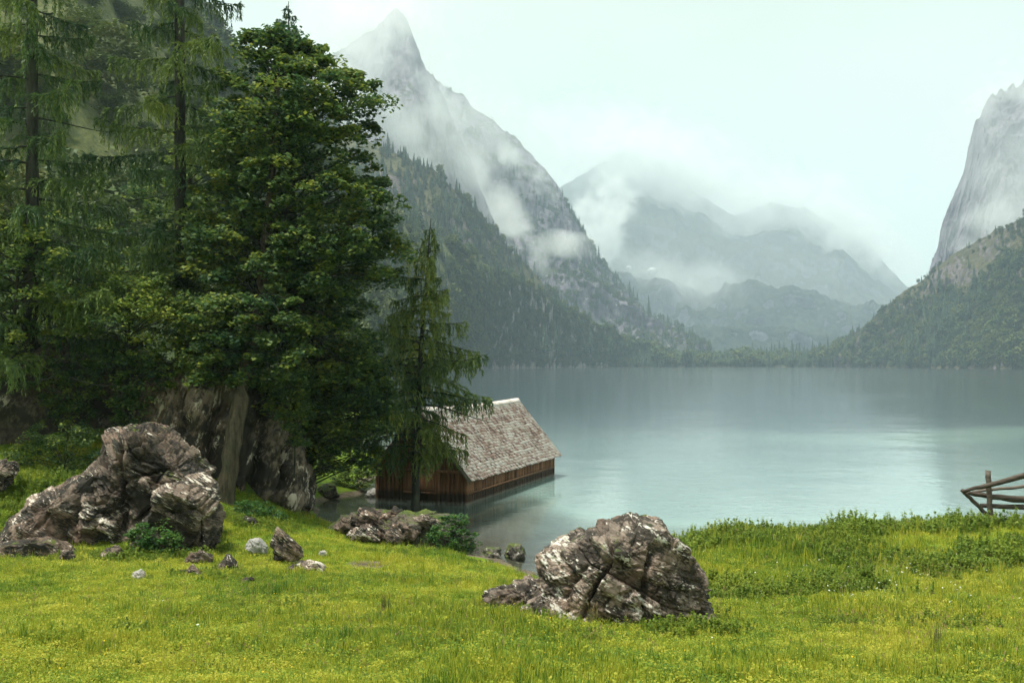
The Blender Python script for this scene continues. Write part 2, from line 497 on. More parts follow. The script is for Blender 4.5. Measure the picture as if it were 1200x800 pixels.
# ------------------------------------------------------------------ terrain
ctrl = []
def C(px, py, d):
    p = at(px, py, d); ctrl.append((p[0], p[1], p[2]))
def CX(x, y, z):
    ctrl.append((x, y, z))
for x in (-60, -25, -8, 0, 8, 25, 50):
    CX(x, -12, 5.9); CX(x, 0, 5.35)
for px in (-350, 0, 200, 400, 600, 800, 1000, 1200, 1500):
    C(px, 800, 10)
for px, py, d in [
    (-250, 720, 16), (0, 720, 16), (150, 720, 16), (300, 720, 16), (400, 722, 16), (500, 735, 14.5), (600, 735, 14.5), (720, 742, 14.2), (850, 738, 14.5), (1000, 735, 15), (1200, 735, 15), (1400, 735, 15),
    (-200, 650, 27), (0, 660, 25), (0, 640, 30), (0, 545, 36), (-150, 545, 36), (60, 560, 35), (0, 550, 38.6), (70, 554, 38.6), (-150, 548, 38.6), (140, 570, 38), (150, 680, 22), (150, 648, 29), (230, 600, 35), (300, 680, 22), (300, 648, 29), (300, 612, 38), (335, 600, 41),
    (400, 680, 22.5), (400, 652, 29.5), (400, 632, 36), (350, 618, 37), (450, 655, 30), (500, 700, 19.5), (500, 674, 26.5), (500, 655, 32), (560, 684, 24), (560, 668, 30), (560, 660, 33.5),
    (600, 702, 19.5), (600, 688, 23.5), (600, 674, 29.5), (600, 657, 35.2), (660, 705, 19), (660, 690, 23), (750, 705, 19), (750, 680, 22.5),
    (780, 650, 25.5), (790, 632, 29.5), (850, 705, 19), (850, 660, 25), (850, 626, 31), (1000, 705, 19), (1000, 655, 25.5), (1000, 622, 31.5),
    (1200, 705, 19), (1200, 655, 25.5), (1200, 612, 33), (1100, 615, 32.5), (1400, 655, 25.5), (1400, 605, 34), (1500, 600, 36)]:
    C(px, py, d)
for x, y, z in [(2.2, 28, 0.5), (3.2, 30, 0.1), (2.5, 33, -0.5), (5.5, 33.5, 0.2), (7, 35, -0.3), (11, 35, 0.4), (13, 37.5, -0.3), (18, 37.5, 0.4), (21, 40, -0.3), (27, 40, 0.5), (30, 44, -0.3),
                (0, 37.5, -0.35), (-3, 39.5, -0.2), (-5.5, 43, -0.2), (-8.8, 45.8, -0.15), (-7.5, 48, -0.45), (-10.5, 49, -0.1), (-10.2, 53.5, 0.45), (-8.4, 53.6, 0.35), (-7.4, 52, -0.3), (-9.2, 58, 0.2), (-7.5, 58, -0.7),
                (-3, 46, -0.7), (-0.5, 44, -0.8), (4, 50, -2.2), (-3, 56, -0.9), (1, 50, -1.0), (2.5, 60, -1.6), (3, 64, -2.3), (10, 46, -1.8), (22, 52, -2.2), (40, 60, -2.5), (0, 80, -4), (30, 80, -4), (-8, 80, -2), (-12, 95, -1.5), (20, 110, -6), (0, 130, -7), (50, 130, -7), (60, 60, -2), (60, 35, 2),
                (-9.2, 43.5, 0.5), (-11.5, 45, 3.0), (-13, 44.2, 5.2), (-16, 44.6, 6.2), (-20, 45, 6.6), (-26, 45.6, 6.8), (-34, 46, 7.4), (-14, 50, 5.5), (-20, 52, 8.0), (-30, 55, 8.5), (-12.5, 58, 2.5), (-20, 66, 7), (-14, 75, 1.5), (-30, 80, 10), (-45, 60, 10), (-60, 50, 11), (-60, 90, 14), (-40, 110, 12), (-22, 100, 4), (-25, 125, 5), (-45, 130, 14), (-70, 130, 16), (-70, 20, 7.5), (-40, 30, 5), (-40, 15, 5), (-25, 36, 3.7), (-60, 0, 6)]:
    CX(x, y, z)
ctrl = np.array(ctrl)
_n = len(ctrl)
_A = np.zeros((_n + 3, _n + 3))
_A[:_n, :_n] = np.linalg.norm(ctrl[:, None, :2] - ctrl[None, :, :2], axis=2) + 0.25 * np.eye(_n) * -1
_A[:_n, _n:] = np.c_[np.ones(_n), ctrl[:, :2]]
_A[_n:, :_n] = _A[:_n, _n:].T
_W = np.linalg.solve(_A, np.r_[ctrl[:, 2], 0, 0, 0])
def tz(x, y, rough=True):
    x = np.atleast_1d(np.asarray(x, float)); y = np.atleast_1d(np.asarray(y, float))
    out = np.empty(len(x))
    for s in range(0, len(x), 20000):
        e = slice(s, s + 20000)
        r = np.hypot(x[e, None] - ctrl[None, :, 0], y[e, None] - ctrl[None, :, 1])
        out[e] = r @ _W[:_n] + _W[_n] + _W[_n + 1] * x[e] + _W[_n + 2] * y[e]
    if rough:
        p = np.c_[x, y, 0 * x]
        out += 0.15 * fbm(p / 2.2, 3, 3) + 0.05 * fbm(p / 0.55, 2, 9)
    return out
# depth of the lake, shoals included (a pale sandbar far out)
def lake_depth(x, y):
    open_ = 2.2 + 9.5 / (1 + np.exp(-(y - 115 + 0.15 * x) / 24.0))
    d = np.full(len(x), 12.0)
    near = (y < 128) & (np.abs(x) < 68)
    loc_ = np.full(len(x), 12.0)
    if near.any():
        loc_[near] = -tz(x[near], y[near], False)
    d = np.where(loc_ < 1.2, loc_, np.minimum(np.maximum(open_, 1.2), 1.2 + (loc_ - 1.2) * 3))
    bar = 5.0 * np.exp(-((y - 95 - 0.10 * (x - 25) - 4 * np.sin(x / 7)) / 8.0) ** 2) / (1 + np.exp(-(x - 26) / 6.0))
    return np.maximum(np.where(d > 2.3, np.maximum(d - bar, 2.3), d), -1)

gx = np.r_[np.arange(-70, -34, 1.6), np.arange(-34, 24, 0.3), np.arange(24, 61, 1.2)]
gy = np.r_[np.arange(-12, 7, 1.2), np.arange(7, 48, 0.28), np.arange(48, 62, 0.6), np.arange(62, 132, 1.8)]
GX, GY = np.meshgrid(gx, gy, indexing='ij')
gz = tz(GX.ravel(), GY.ravel())
# bare spots: water's edge, the trodden patch, steep banks under the trees
bare = np.clip(1.0 - (gz - 0.02) / 0.30, 0, 1)
for px, py, d, r in ((435, 656, 28.5, 0.9), (40, 640, 29, 1.3), (95, 646, 28, 0.9), (345, 664, 25, 0.4), (600, 690, 22.8, 0.6)):
    c = at(px, py, d)
    bare = np.maximum(bare, 0.85 * np.exp(-(((GX.ravel() - c[0]) / r) ** 2 + ((GY.ravel() - c[1]) / (r * 1.6)) ** 2)))
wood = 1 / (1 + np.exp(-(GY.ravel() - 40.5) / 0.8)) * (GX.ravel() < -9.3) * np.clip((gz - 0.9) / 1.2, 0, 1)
ni, nj = len(gx), len(gy)
ii, jj = np.meshgrid(np.arange(ni - 1), np.arange(nj - 1), indexing='ij')
gq = np.stack([ii * nj + jj, (ii + 1) * nj + jj, (ii + 1) * nj + jj + 1, ii * nj + jj + 1], -1).reshape(-1, 4)
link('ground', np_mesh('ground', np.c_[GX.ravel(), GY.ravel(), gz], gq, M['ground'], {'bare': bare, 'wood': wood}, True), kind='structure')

# lake bed that carries on to the far shore, below the local sheet
m_, t_ = new_mat('lake_bed'); finish(t_, (0.20, 0.23, 0.19), 0.9); M['bed'] = m_
link('lake_bed', np_mesh('lake_bed', [(-3800, -40, -9), (3800, -40, -9), (3800, 6200, -9), (-3800, 6200, -9)], np.array([[0, 1, 2, 3]]), M['bed']), kind='structure')

# water
def water_mat():
    m, t = new_mat('lake_water')
    geo = t.nodes.new('ShaderNodeNewGeometry')
    dep = attr(t, 'depth')
    pn = pos_noise(t, 0.035, 4, 0.55, (1, 0.6, 1))
    dd = math_(t, 'ADD', dep, math_(t, 'MULTIPLY', math_(t, 'SUBTRACT', pn, 0.5), 2.2))
    n_ = N(t, 'ShaderNodeMapRange')
    n_.inputs['From Max'].default_value = 12.0
    L(t, dd, n_.inputs['Value'])
    body = ramp(t, n_.outputs[0], [(0.05, (0.22, 0.30, 0.265)), (0.14, (0.22, 0.325, 0.30)), (0.30, (0.17, 0.245, 0.25)), (0.55, (0.10, 0.15, 0.168)), (0.95, (0.060, 0.098, 0.118))])
    # ripples
    mp = N(t, 'ShaderNodeMapping', Scale=(1.0, 1.0, 1.0))
    L(t, geo.outputs['Position'], mp.inputs['Vector'])
    r1 = N(t, 'ShaderNodeTexNoise', Scale=1.4, Detail=3.0, Roughness=0.55)
    r2 = N(t, 'ShaderNodeTexNoise', Scale=0.16, Detail=4.0, Roughness=0.6)
    L(t, mp.outputs['Vector'], r1.inputs['Vector'])
    L(t, mp.outputs['Vector'], r2.inputs['Vector'])
    # wind lanes: rougher streaks far out, calm by the shore
    lane = pos_noise(t, 0.006, 3, 0.5, (0.6, 2.2, 1))
    ls = ramp(t, lane, [(0.40, (0.3, 0.3, 0.3)), (0.62, (1, 1, 1))])
    h = math_(t, 'ADD', math_(t, 'MULTIPLY', r1.outputs['Fac'], 0.10), math_(t, 'MULTIPLY', r2.outputs['Fac'], 0.42))
    bn = N(t, 'ShaderNodeBump', Strength=0.5, Distance=0.35)
    L(t, math_(t, 'MULTIPLY', h, ls), bn.inputs['Height'])
    gl = N(t, 'ShaderNodeBsdfGlossy', Roughness=0.09)
    L(t, bn.outputs['Normal'], gl.inputs['Normal'])
    gl.inputs['Color'].default_value = (1, 1, 1, 1)
    df = N(t, 'ShaderNodeBsdfDiffuse')
    L(t, body, df.inputs['Color'])
    tp = N(t, 'ShaderNodeBsdfTransparent')
    tp.inputs['Color'].default_value = (0.62, 0.72, 0.66, 1)
    cl = N(t, 'ShaderNodeMapRange')
    cl.inputs['From Min'].default_value = 0.25
    cl.inputs['From Max'].default_value = 2.1
    L(t, dep, cl.inputs['Value'])
    mx = t.nodes.new('ShaderNodeMixShader')
    L(t, cl.outputs[0], mx.inputs[0]); L(t, tp.outputs[0], mx.inputs[1]); L(t, df.outputs[0], mx.inputs[2])
    fr = N(t, 'ShaderNodeFresnel', IOR=1.333)
    L(t, bn.outputs['Normal'], fr.inputs['Normal'])
    m2 = t.nodes.new('ShaderNodeMixShader')
    L(t, fr.outputs[0], m2.inputs[0]); L(t, mx.outputs[0], m2.inputs[1]); L(t, gl.outputs[0], m2.inputs[2])
    out = t.nodes.new('ShaderNodeOutputMaterial')
    L(t, m2.outputs[0], out.inputs['Surface'])
    return m
M['water'] = water_mat()
wx = np.r_[-3700, -1500, -600, -250, -120, np.arange(-70, -14, 4.0), np.arange(-14, 14, 0.5), np.arange(14, 75, 2.0), 110, 250, 600, 1500, 3700]
wy = np.r_[-30, 0, 12, 20, np.arange(26, 62, 0.6), np.arange(62, 150, 2.2), 170, 200, 260, 350, 500, 700, 1000, 1500, 2500, 6100]
WX, WY = np.meshgrid(wx, wy, indexing='ij')
dep = lake_depth(WX.ravel(), WY.ravel())
ni, nj = len(wx), len(wy)
ii, jj = np.meshgrid(np.arange(ni - 1), np.arange(nj - 1), indexing='ij')
wq = np.stack([ii * nj + jj, (ii + 1) * nj + jj, (ii + 1) * nj + jj + 1, ii * nj + jj + 1], -1).reshape(-1, 4)
link('lake', np_mesh('lake', np.c_[WX.ravel(), WY.ravel(), 0 * dep], wq, M['water'], {'depth': dep}, True), kind='structure')

# ------------------------------------------------------------------ mountains
def resample(P, n):
    P = np.asarray(P, float)
    s = np.linspace(0, len(P) - 1, n)
    i = np.minimum(s.astype(int), len(P) - 2)
    f = (s - i)[:, None]
    return P[i] * (1 - f) + P[i + 1] * f
SLOPES = {}
def mountain(name, ridge, base, mat, nu, nv, amp, wl, power=1.25, seed=1, jag=0.25, back=0.7, vert=0.35):
    """a flank lofted from the foot (px, distance) to the skyline (px, row, distance), weathered by ridged noise, with a back slope"""
    Rg = resample([at(*r) for r in ridge], nu)
    Bs = resample([(xz(px, Y), Y, z) for px, Y, z in base], nu)
    # roughen the skyline
    jn = fbm(np.c_[Rg[:, 0] / wl * 5, Rg[:, 1] / wl * 5, 0 * Rg[:, 0]], 4, seed + 5)
    v = np.linspace(0, 1, nv)
    P = np.zeros((nu, nv, 3))
    P[:, :, 0] = Bs[:, None, 0] + (Rg[:, None, 0] - Bs[:, None, 0]) * v[None]
    P[:, :, 1] = Bs[:, None, 1] + (Rg[:, None, 1] - Bs[:, None, 1]) * v[None]
    P[:, :, 2] = Bs[:, None, 2] + (Rg[:, None, 2] - Bs[:, None, 2]) * (v[None] ** power)
    Q = P.reshape(-1, 3)
    n1 = fbm(Q / wl * np.array([1, 1, vert]), 6, seed, 0.55, True).reshape(nu, nv)
    n2 = fbm(Q / (wl * 0.22) * np.array([1, 1, vert * 1.4]), 4, seed + 11, 0.6).reshape(nu, nv)
    env = np.clip(v * 6, 0, 1) * (1 - (1 - jag) * np.clip((v - 0.75) / 0.25, 0, 1))
    disp = (n1 * amp + n2 * amp * 0.35) * env[None]
    d = Rg - Bs
    hd = np.c_[d[:, 1] * 0 + d[:, 0], d[:, 1], 0 * d[:, 0]]
    hd /= np.linalg.norm(hd, axis=1)[:, None] + 1e-9
    P[:, :, :2] -= hd[:, None, :2] * disp[:, :, None] * 0.8
    P[:, :, 2] += disp * 0.6
    P[:, -1, 2] += jn * amp * jag * 0.8
    # the back of the mountain
    nb = 5
    bk = np.zeros((nu, nb, 3))
    for k in range(nb):
        f = (k + 1) / nb
        bk[:, k, 0] = P[:, -1, 0] + hd[:, 0] * (f * Rg[:, 2] * back + 5)
        bk[:, k, 1] = P[:, -1, 1] + hd[:, 1] * (f * Rg[:, 2] * back + 5)
        bk[:, k, 2] = P[:, -1, 2] * (1 - f) - 3 * f
    A = np.concatenate([P, bk], 1)
    m = nv + nb
    ii, jj = np.meshgrid(np.arange(nu - 1), np.arange(m - 1), indexing='ij')
    q = np.stack([ii * m + jj, (ii + 1) * m + jj, (ii + 1) * m + jj + 1, ii * m + jj + 1], -1).reshape(-1, 4)
    SLOPES[name] = P
    return link(name, np_mesh(name, A.reshape(-1, 3), q, mat, None, True), kind='structure')

mountain('hillside', [(-1100, -500, 330), (-500, -420, 380), (-150, -380, 420), (60, -260, 460), (190, -60, 520), (275, 75, 600), (360, 165, 700), (440, 232, 820), (505, 280, 950), (560, 305, 1080), (620, 338, 1220), (680, 372, 1350), (735, 402, 1480), (775, 416, 1540)],
         [(-1600, 60, 3), (-700, 85, 5), (-150, 95, 6), (100, 100, 5), (260, 112, 2), (360, 150, -2), (405, 190, -3), (425, 400, -3), (470, 600, -3), (520, 860, -3), (575, 1120, -3), (655, 1300, -3), (720, 1420, -3), (775, 1480, -3)],
         M['mt_near'], 300, 130, 15, 80, 1.1, 3, 0.25, 0.6, 0.45)
mountain('wooded_buttress', [(300, 100, 1300), (400, 150, 1300), (470, 190, 1300), (508, 206, 1320), (545, 238, 1350), (572, 264, 1380), (597, 296, 1420), (630, 335, 1480), (680, 380, 1560)],
         [(330, 900, 0), (400, 900, 0), (450, 950, 0), (500, 1000, 0), (540, 1100, 0), (580, 1200, 0), (620, 1300, 0), (660, 1420, 0), (700, 1500, 0)],
         M['mt_mid'], 220, 120, 34, 170, 1.2, 21, 0.4)
mountain('crag', [(200, 40, 1750), (330, 80, 1750), (405, 70, 1750), (446, 28, 1750), (464, 10, 1750), (478, 26, 1750), (493, 68, 1760), (512, 108, 1780), (535, 160, 1800), (565, 230, 1820), (600, 300, 1850), (660, 380, 1900)],
         [(200, 1350, 0), (330, 1350, 60), (400, 1400, 60), (445, 1420, 60), (470, 1450, 60), (485, 1460, 60), (500, 1480, 60), (520, 1500, 50), (545, 1520, 40), (570, 1560, 20), (600, 1600, 0), (630, 1680, 0), (680, 1800, 0)],
         M['mt_rock'], 280, 180, 62, 190, 1.0, 33, 0.4, 0.5, 0.30)
mountain('long_ridge', [(430, 60, 2500), (500, 88, 2450), (530, 110, 2400), (570, 140, 2350), (612, 172, 2300), (640, 202, 2280), (656, 226, 2260), (668, 256, 2250), (690, 296, 2250), (725, 335, 2250), (765, 375, 2200), (820, 412, 2100)],
         [(480, 1800, 60), (520, 1800, 40), (560, 1800, 20), (600, 1780, 0), (640, 1760, 0), (680, 1750, 0), (700, 1740, 0), (720, 1720, 0), (740, 1700, 0), (770, 1700, 0), (800, 1720, 0), (840, 1800, 0)],
         M['mt_rock'], 320, 180, 70, 230, 1.15, 45, 0.3, 0.5, 0.38)
mountain('far_massif', [(560, 260, 4600), (640, 232, 4600), (690, 200, 4600), (738, 180, 4600), (775, 192, 4600), (815, 232, 4600), (860, 254, 4600), (905, 240, 4550), (945, 248, 4500), (985, 272, 4450), (1028, 304, 4400), (1062, 336, 4300), (1110, 372, 4200), (1200, 395, 4100), (1330, 380, 4100)],
         [(600, 2600, 0), (640, 2550, 0), (680, 2500, 0), (720, 2450, 0), (760, 2400, 0), (790, 2350, 0), (820, 2300, 0), (860, 2300, 0), (900, 2300, 0), (940, 2300, 0), (980, 2350, 0), (1020, 2400, 0), (1080, 2450, 0), (1180, 2500, 0), (1330, 2600, 0)],
         M['mt_far'], 300, 160, 170, 560, 1.35, 57, 0.3, 0.5, 0.5)
mountain('right_slope', [(955, 416, 1560), (985, 402, 1520), (1015, 382, 1480), (1060, 346, 1430), (1095, 318, 1380), (1130, 292, 1340), (1165, 272, 1300), (1200, 258, 1250), (1280, 220, 1150), (1500, 150, 1000)],
         [(950, 1470, -3), (985, 1430, -3), (1015, 1380, -3), (1050, 1310, -3), (1085, 1250, -3), (1115, 1190, -3), (1150, 1130, -3), (1195, 1070, -3), (1290, 950, -3), (1550, 750, -3)],
         M['mt_right'], 300, 150, 30, 100, 1.1, 71, 0.3, 0.6, 0.5)
mountain('right_crag', [(1040, 395, 1950), (1088, 330, 1900), (1098, 300, 1880), (1106, 258, 1850), (1128, 205, 1820), (1143, 152, 1800), (1158, 118, 1780), (1196, 104, 1750), (1260, 90, 1700), (1500, 60, 1600)],
         [(1060, 1750, 0), (1098, 1700, 20), (1112, 1650, 60), (1125, 1600, 80), (1150, 1580, 100), (1172, 1560, 100), (1190, 1540, 100), (1230, 1500, 100), (1300, 1420, 100), (1560, 1300, 100)],
         M['mt_rock'], 260, 220, 60, 110, 0.95, 83, 0.55, 0.5, 0.4)
mountain('far_shore', [(640, 424.5, 1750), (740, 420, 1750), (850, 421.5, 1800), (960, 421, 1750), (1040, 423, 1700)],
         [(640, 1360, -2), (740, 1395, -2), (850, 1420, -2), (950, 1440, -2), (1040, 1400, -2)],
         M['mt_mid'], 60, 20, 3, 60, 1.0, 93, 0.3)
# old snow lying in a gully of the far massif
def snow_patch(px, py, w, h, seed, label):
    P = SLOPES['far_massif'].reshape(-1, 3)
    d = P - CP
    Y = d[:, 1]
    qx = 600 + F * d[:, 0] / Y
    qy = HOR - F * d[:, 2] / Y
    k = np.argmin((qx - px) ** 2 + (qy - py) ** 2 + (Y > 4300) * 1e6)
    c = P[k]
    s = Y[k] / F
    g = Geo()
    n = 14
    th = np.linspace(0, 2 * np.pi, n, endpoint=False)
    r = 1 + 0.35 * vnoise(np.c_[np.cos(th) * 2, np.sin(th) * 2, th * 0], seed)
    ring = np.c_[c[0] + np.cos(th) * r * w * s / 2, c[1] + np.sin(th) * 0 - 25 - 10 * np.sin(th), c[2] + np.sin(th) * r * h * s / 2 + 10]
    v = np.vstack([ring, ring + np.array([0, 60, -20]), [ring.mean(0) + np.array([0, -10, 2])]])
    t = [[2 * n, j, (j + 1) % n] for j in range(n)]
    q = [[j, n + j, n + (j + 1) % n, (j + 1) % n] for j in range(n)]
    g.add(v, q, t)
    link('snow_patch', g.mesh('snow_patch', M['snow']), label=label, cat='snow', group='snow patches on the far mountain')
snow_patch(764, 321, 11, 8, 3, 'larger white snow patch on the hazy far mountain')
snow_patch(735, 318, 6, 4, 5, 'smaller faint snow patch left of the larger one on far mountain')

# ------------------------------------------------------------------ scatter with geometry nodes (for stuff only)
def scatter(name, pts, rot, scl, idx, variants, label=None, cat=None, kind='stuff'):
    me = bpy.data.meshes.new(name)
    me.vertices.add(len(pts))
    me.vertices.foreach_set('co', np.asarray(pts, np.float32).ravel())
    a = me.attributes.new('rot', 'FLOAT_VECTOR', 'POINT'); a.data.foreach_set('vector', np.asarray(rot, np.float32).ravel())
    a = me.attributes.new('scl', 'FLOAT_VECTOR', 'POINT'); a.data.foreach_set('vector', np.asarray(scl, np.float32).ravel())
    a = me.attributes.new('vid', 'INT', 'POINT'); a.data.foreach_set('value', np.asarray(idx, np.int32))
    ng = bpy.data.node_groups.new(name + '_scatter', 'GeometryNodeTree')
    ng.interface.new_socket('Geometry', in_out='INPUT', socket_type='NodeSocketGeometry')
    ng.interface.new_socket('Geometry', in_out='OUTPUT', socket_type='NodeSocketGeometry')
    gi = ng.nodes.new('NodeGroupInput'); go = ng.nodes.new('NodeGroupOutput')
    jn = ng.nodes.new('GeometryNodeJoinGeometry')
    def na(nm, ty):
        n = ng.nodes.new('GeometryNodeInputNamedAttribute'); n.data_type = ty
        n.inputs['Name'].default_value = nm
        return n.outputs['Attribute']
    ro, so, vo = na('rot', 'FLOAT_VECTOR'), na('scl', 'FLOAT_VECTOR'), na('vid', 'INT')
    for k, vm in enumerate(variants):
        src = bpy.data.objects.new(name + '_source', vm)
        oi = ng.nodes.new('GeometryNodeObjectInfo'); oi.inputs['Object'].default_value = src
        cp = ng.nodes.new('FunctionNodeCompare'); cp.data_type = 'INT'; cp.operation = 'EQUAL'
        ng.links.new(vo, cp.inputs[2]); cp.inputs[3].default_value = k
        ip = ng.nodes.new('GeometryNodeInstanceOnPoints')
        ng.links.new(gi.outputs[0], ip.inputs['Points'])
        ng.links.new(cp.outputs[0], ip.inputs['Selection'])
        ng.links.new(oi.outputs['Geometry'], ip.inputs['Instance'])
        ng.links.new(ro, ip.inputs['Rotation'])
        ng.links.new(so, ip.inputs['Scale'])
        ng.links.new(ip.outputs[0], jn.inputs[0])
    ng.links.new(jn.outputs[0], go.inputs[0])
    o = link(name, me, label=label, cat=cat, kind=kind)
    md = o.modifiers.new('scatter', 'NODES')
    md.node_group = ng
    return o

def leaves(centers, size, up=0.6, rng=RNG, droop=0.0):
    """folded leaf quads (two triangles) at centers, facing loosely upwards"""
    n = len(centers)
    nrm = rng.normal(size=(n, 3))
    nrm /= np.linalg.norm(nrm, axis=1)[:, None]
    nrm[:, 2] = np.abs(nrm[:, 2])
    nrm = nrm * (1 - up) + np.array([0, 0, up])
    nrm /= np.linalg.norm(nrm, axis=1)[:, None]
    d = rng.normal(size=(n, 3))
    d[:, 2] -= droop
    d -= nrm * (d * nrm).sum(1)[:, None]
    d /= np.linalg.norm(d, axis=1)[:, None] + 1e-9
    s = np.cross(nrm, d)
    sz = np.broadcast_to(np.asarray(size, float), (n,)) * rng.uniform(0.7, 1.3, n)
    a = centers - d * sz[:, None] * 0.5
    b = centers + d * sz[:, None] * 0.5
    w = sz[:, None] * rng.uniform(0.32, 0.46, (n, 1))
    l = centers + s * w + nrm * sz[:, None] * 0.12
    r = centers - s * w + nrm * sz[:, None] * 0.12
    v = np.stack([a, r, b, l], 1).reshape(-1, 3)
    k = np.arange(n)[:, None] * 4
    t = np.concatenate([k + np.array([[0, 1, 2]]), k + np.array([[0, 2, 3]])])
    return v, t

def far_broadleaf(seed):
    rng = np.random.default_rng(seed)
    g = Geo()
    nc = 26
    cen = []
    while len(cen) < nc:
        p = rng.uniform(-1, 1, 3)
        if np.linalg.norm(p) < 1:
            cen.append(p)
    cen = np.array(cen) * np.array([0.30, 0.30, 0.36]) + np.array([0, 0, 0.56])
    for c in cen:
        q = rng.normal(size=(26, 3)); q /= np.linalg.norm(q, axis=1)[:, None]
        v, t = leaves(c + q * 0.12 * rng.uniform(0.5, 1.1, (26, 1)), 0.095, 0.35, rng)
        g.add(v, t=t, tint=rng.uniform(0.1, 0.9) + 0 * v[:, 0])
    g.tube([(0, 0, -0.08), (0, 0, 0.5)], [0.03, 0.015], 5, 0.1)
    return g.mesh('far_broadleaf', M['far_leaf'])
def far_conifer(seed):
    rng = np.random.default_rng(seed)
    g = Geo()
    tiers = 13
    for k in range(tiers):
        z = 0.10 + 0.88 * k / tiers
        r = 0.17 * (1 - (k / tiers) ** 1.1) + 0.012
        n = 9
        th = np.linspace(0, 2 * np.pi, n, endpoint=False) + rng.uniform(0, 6)
        for a in th:
            rr = r * rng.uniform(0.65, 1.25)
            w = 0.30
            g.add([[0, 0, z + 0.075], [math.cos(a - w) * rr * .75, math.sin(a - w) * rr * .75, z - 0.01], [math.cos(a) * rr, math.sin(a) * rr, z - 0.035], [math.cos(a + w) * rr * .75, math.sin(a + w) * rr * .75, z - 0.01]],
                  t=[[0, 1, 2], [0, 2, 3]], tint=rng.uniform(0.1, 0.9))
    g.tube([(0, 0, -0.08), (0, 0, 1.0)], [0.018, 0.003], 5, 0.1)
    return g.mesh('far_conifer', M['far_needle'])
FAR_VAR = [far_broadleaf(1), far_broadleaf(2), far_broadleaf(3), far_conifer(4), far_conifer(5), far_conifer(6)]

def near_tree(seed):
    rng = np.random.default_rng(seed)
    g = Geo()
    for _ in range(60):
        p = rng.normal(size=3); p *= rng.random() ** 0.4 / np.linalg.norm(p)
        c = p * np.array([0.34, 0.34, 0.36]) + np.array([0, 0, 0.52])
        q = rng.normal(size=(45, 3)) * np.array([0.07, 0.07, 0.035])
        v, t = leaves(c + q, 0.042, 0.5, rng)
        g.add(v, t=t, tint=np.clip(rng.uniform(0.05, 0.95) + rng.normal(0, 0.1, len(v)), 0, 1))
    g.tube([(0, 0, -0.08), (0, 0, 0.5)], [0.03, 0.015], 5, 0.1)
    return g.mesh('near_tree', M['far_leaf'])
NEAR_VAR = [near_tree(11), near_tree(12), near_tree(13)]
def forest_on(name, n, dens, hgt, conif, label, seed, vmax=1.0):
    rng = np.random.default_rng(seed)
    P = SLOPES[name]
    nu, nv, _ = P.shape
    # sample by area
    a = np.linalg.norm(np.cross(P[1:, :-1] - P[:-1, :-1], P[:-1, 1:] - P[:-1, :-1]), axis=2)
    a[:, int((nv - 1) * vmax):] = 0
    cf = (a / a.sum()).ravel()
    k = rng.choice(len(cf), n, p=cf)
    i, j = k // (nv - 1), k % (nv - 1)
    u, v = rng.random(n)[:, None], rng.random(n)[:, None]
    p = P[i, j] * (1 - u) * (1 - v) + P[i + 1, j] * u * (1 - v) + P[i, j + 1] * (1 - u) * v + P[i + 1, j + 1] * u * v
    keep = rng.random(n) < dens(p, j / (nv - 1.0))
    keep &= p[:, 2] > -0.5
    p = p[keep]
    j = j[keep]
    m = len(p)
    cn = fbm(p / 130.0, 3, seed) * 0.9 + conif(p, j / (nv - 1.0))
    isc = rng.random(m) < cn
    idx = np.where(isc, rng.integers(3, 6, m), rng.integers(0, 3, m))
    h = hgt * rng.lognormal(0, 0.30, m) * np.where(isc, 1.15, 0.85)
    scl = np.c_[h * rng.uniform(0.85, 1.2, m), h * rng.uniform(0.85, 1.2, m), h]
    rot = np.c_[rng.normal(0, 0.04, m), rng.normal(0, 0.04, m), rng.uniform(0, 6.28, m)]
    p = p - np.array([0, 0, 0.4])
    return p, rot, scl, idx
def dens_hill(p, v):
    n = fbm(p / 60.0, 4, 77)
    lower = 1.15 - 1.1 * v
    near = np.clip((p[:, 1] - 250) / 500, 0, 1)
    return np.clip((lower + 1.1 * n + 0.25) * (0.25 + 0.75 * near) - 0.22 * (1 - near), 0.015, 1)
def forest(name, specs, label):
    out = [forest_on(*s[:5], label, s[5], *s[6:]) for s in specs]
    c = [np.concatenate(x) for x in zip(*out)]
    close = c[0][:, 1] < 420
    c[3] = np.where(close, 6 + c[3] % 3, c[3])
    c[2][close] *= 0.62
    scatter(name, *c, FAR_VAR + NEAR_VAR, label=label, cat='woodland')
forest('hillside_forest', [('hillside', 13000, dens_hill, 13.0, lambda p, v: 0.02 + 0.30 * v, 5), ('hillside', 2600, lambda p, v: (v < 0.16) * 1.0, 15.0, lambda p, v: 0.10, 6), ('hillside', 9000, lambda p, v: (p[:, 1] < 420) * np.clip(0.40 + 1.4 * fbm(p / 30, 3, 8), 0.04, 1), 9.0, lambda p, v: 0.0, 7)], 'mixed woodland covering the steep slope left of the lake')
forest('buttress_forest', [('wooded_buttress', 5000, lambda p, v: np.clip(0.75 + 1.0 * fbm(p / 90, 3, 9) - 0.3 * v, 0.1, 1), 12.0, lambda p, v: 0.45, 15)], 'dark conifer woodland on the misty buttress above the lake')
forest('right_slope_forest', [('right_slope', 9000, lambda p, v: np.clip(1.25 - 1.9 * v + 1.5 * fbm(p / 75, 4, 19), 0.0, 1), 12.0, lambda p, v: 0.15 + 0.25 * v, 25), ('right_slope', 1500, lambda p, v: (v < 0.12) * 1.0, 15.0, lambda p, v: 0.2, 26), ('right_slope', 9000, lambda p, v: (v > 0.35) * np.clip(0.22 + 1.3 * fbm(p / 45, 4, 23), 0.03, 1), 6.5, lambda p, v: 0.3, 27)], 'green woodland on the rocky slope right of the lake')
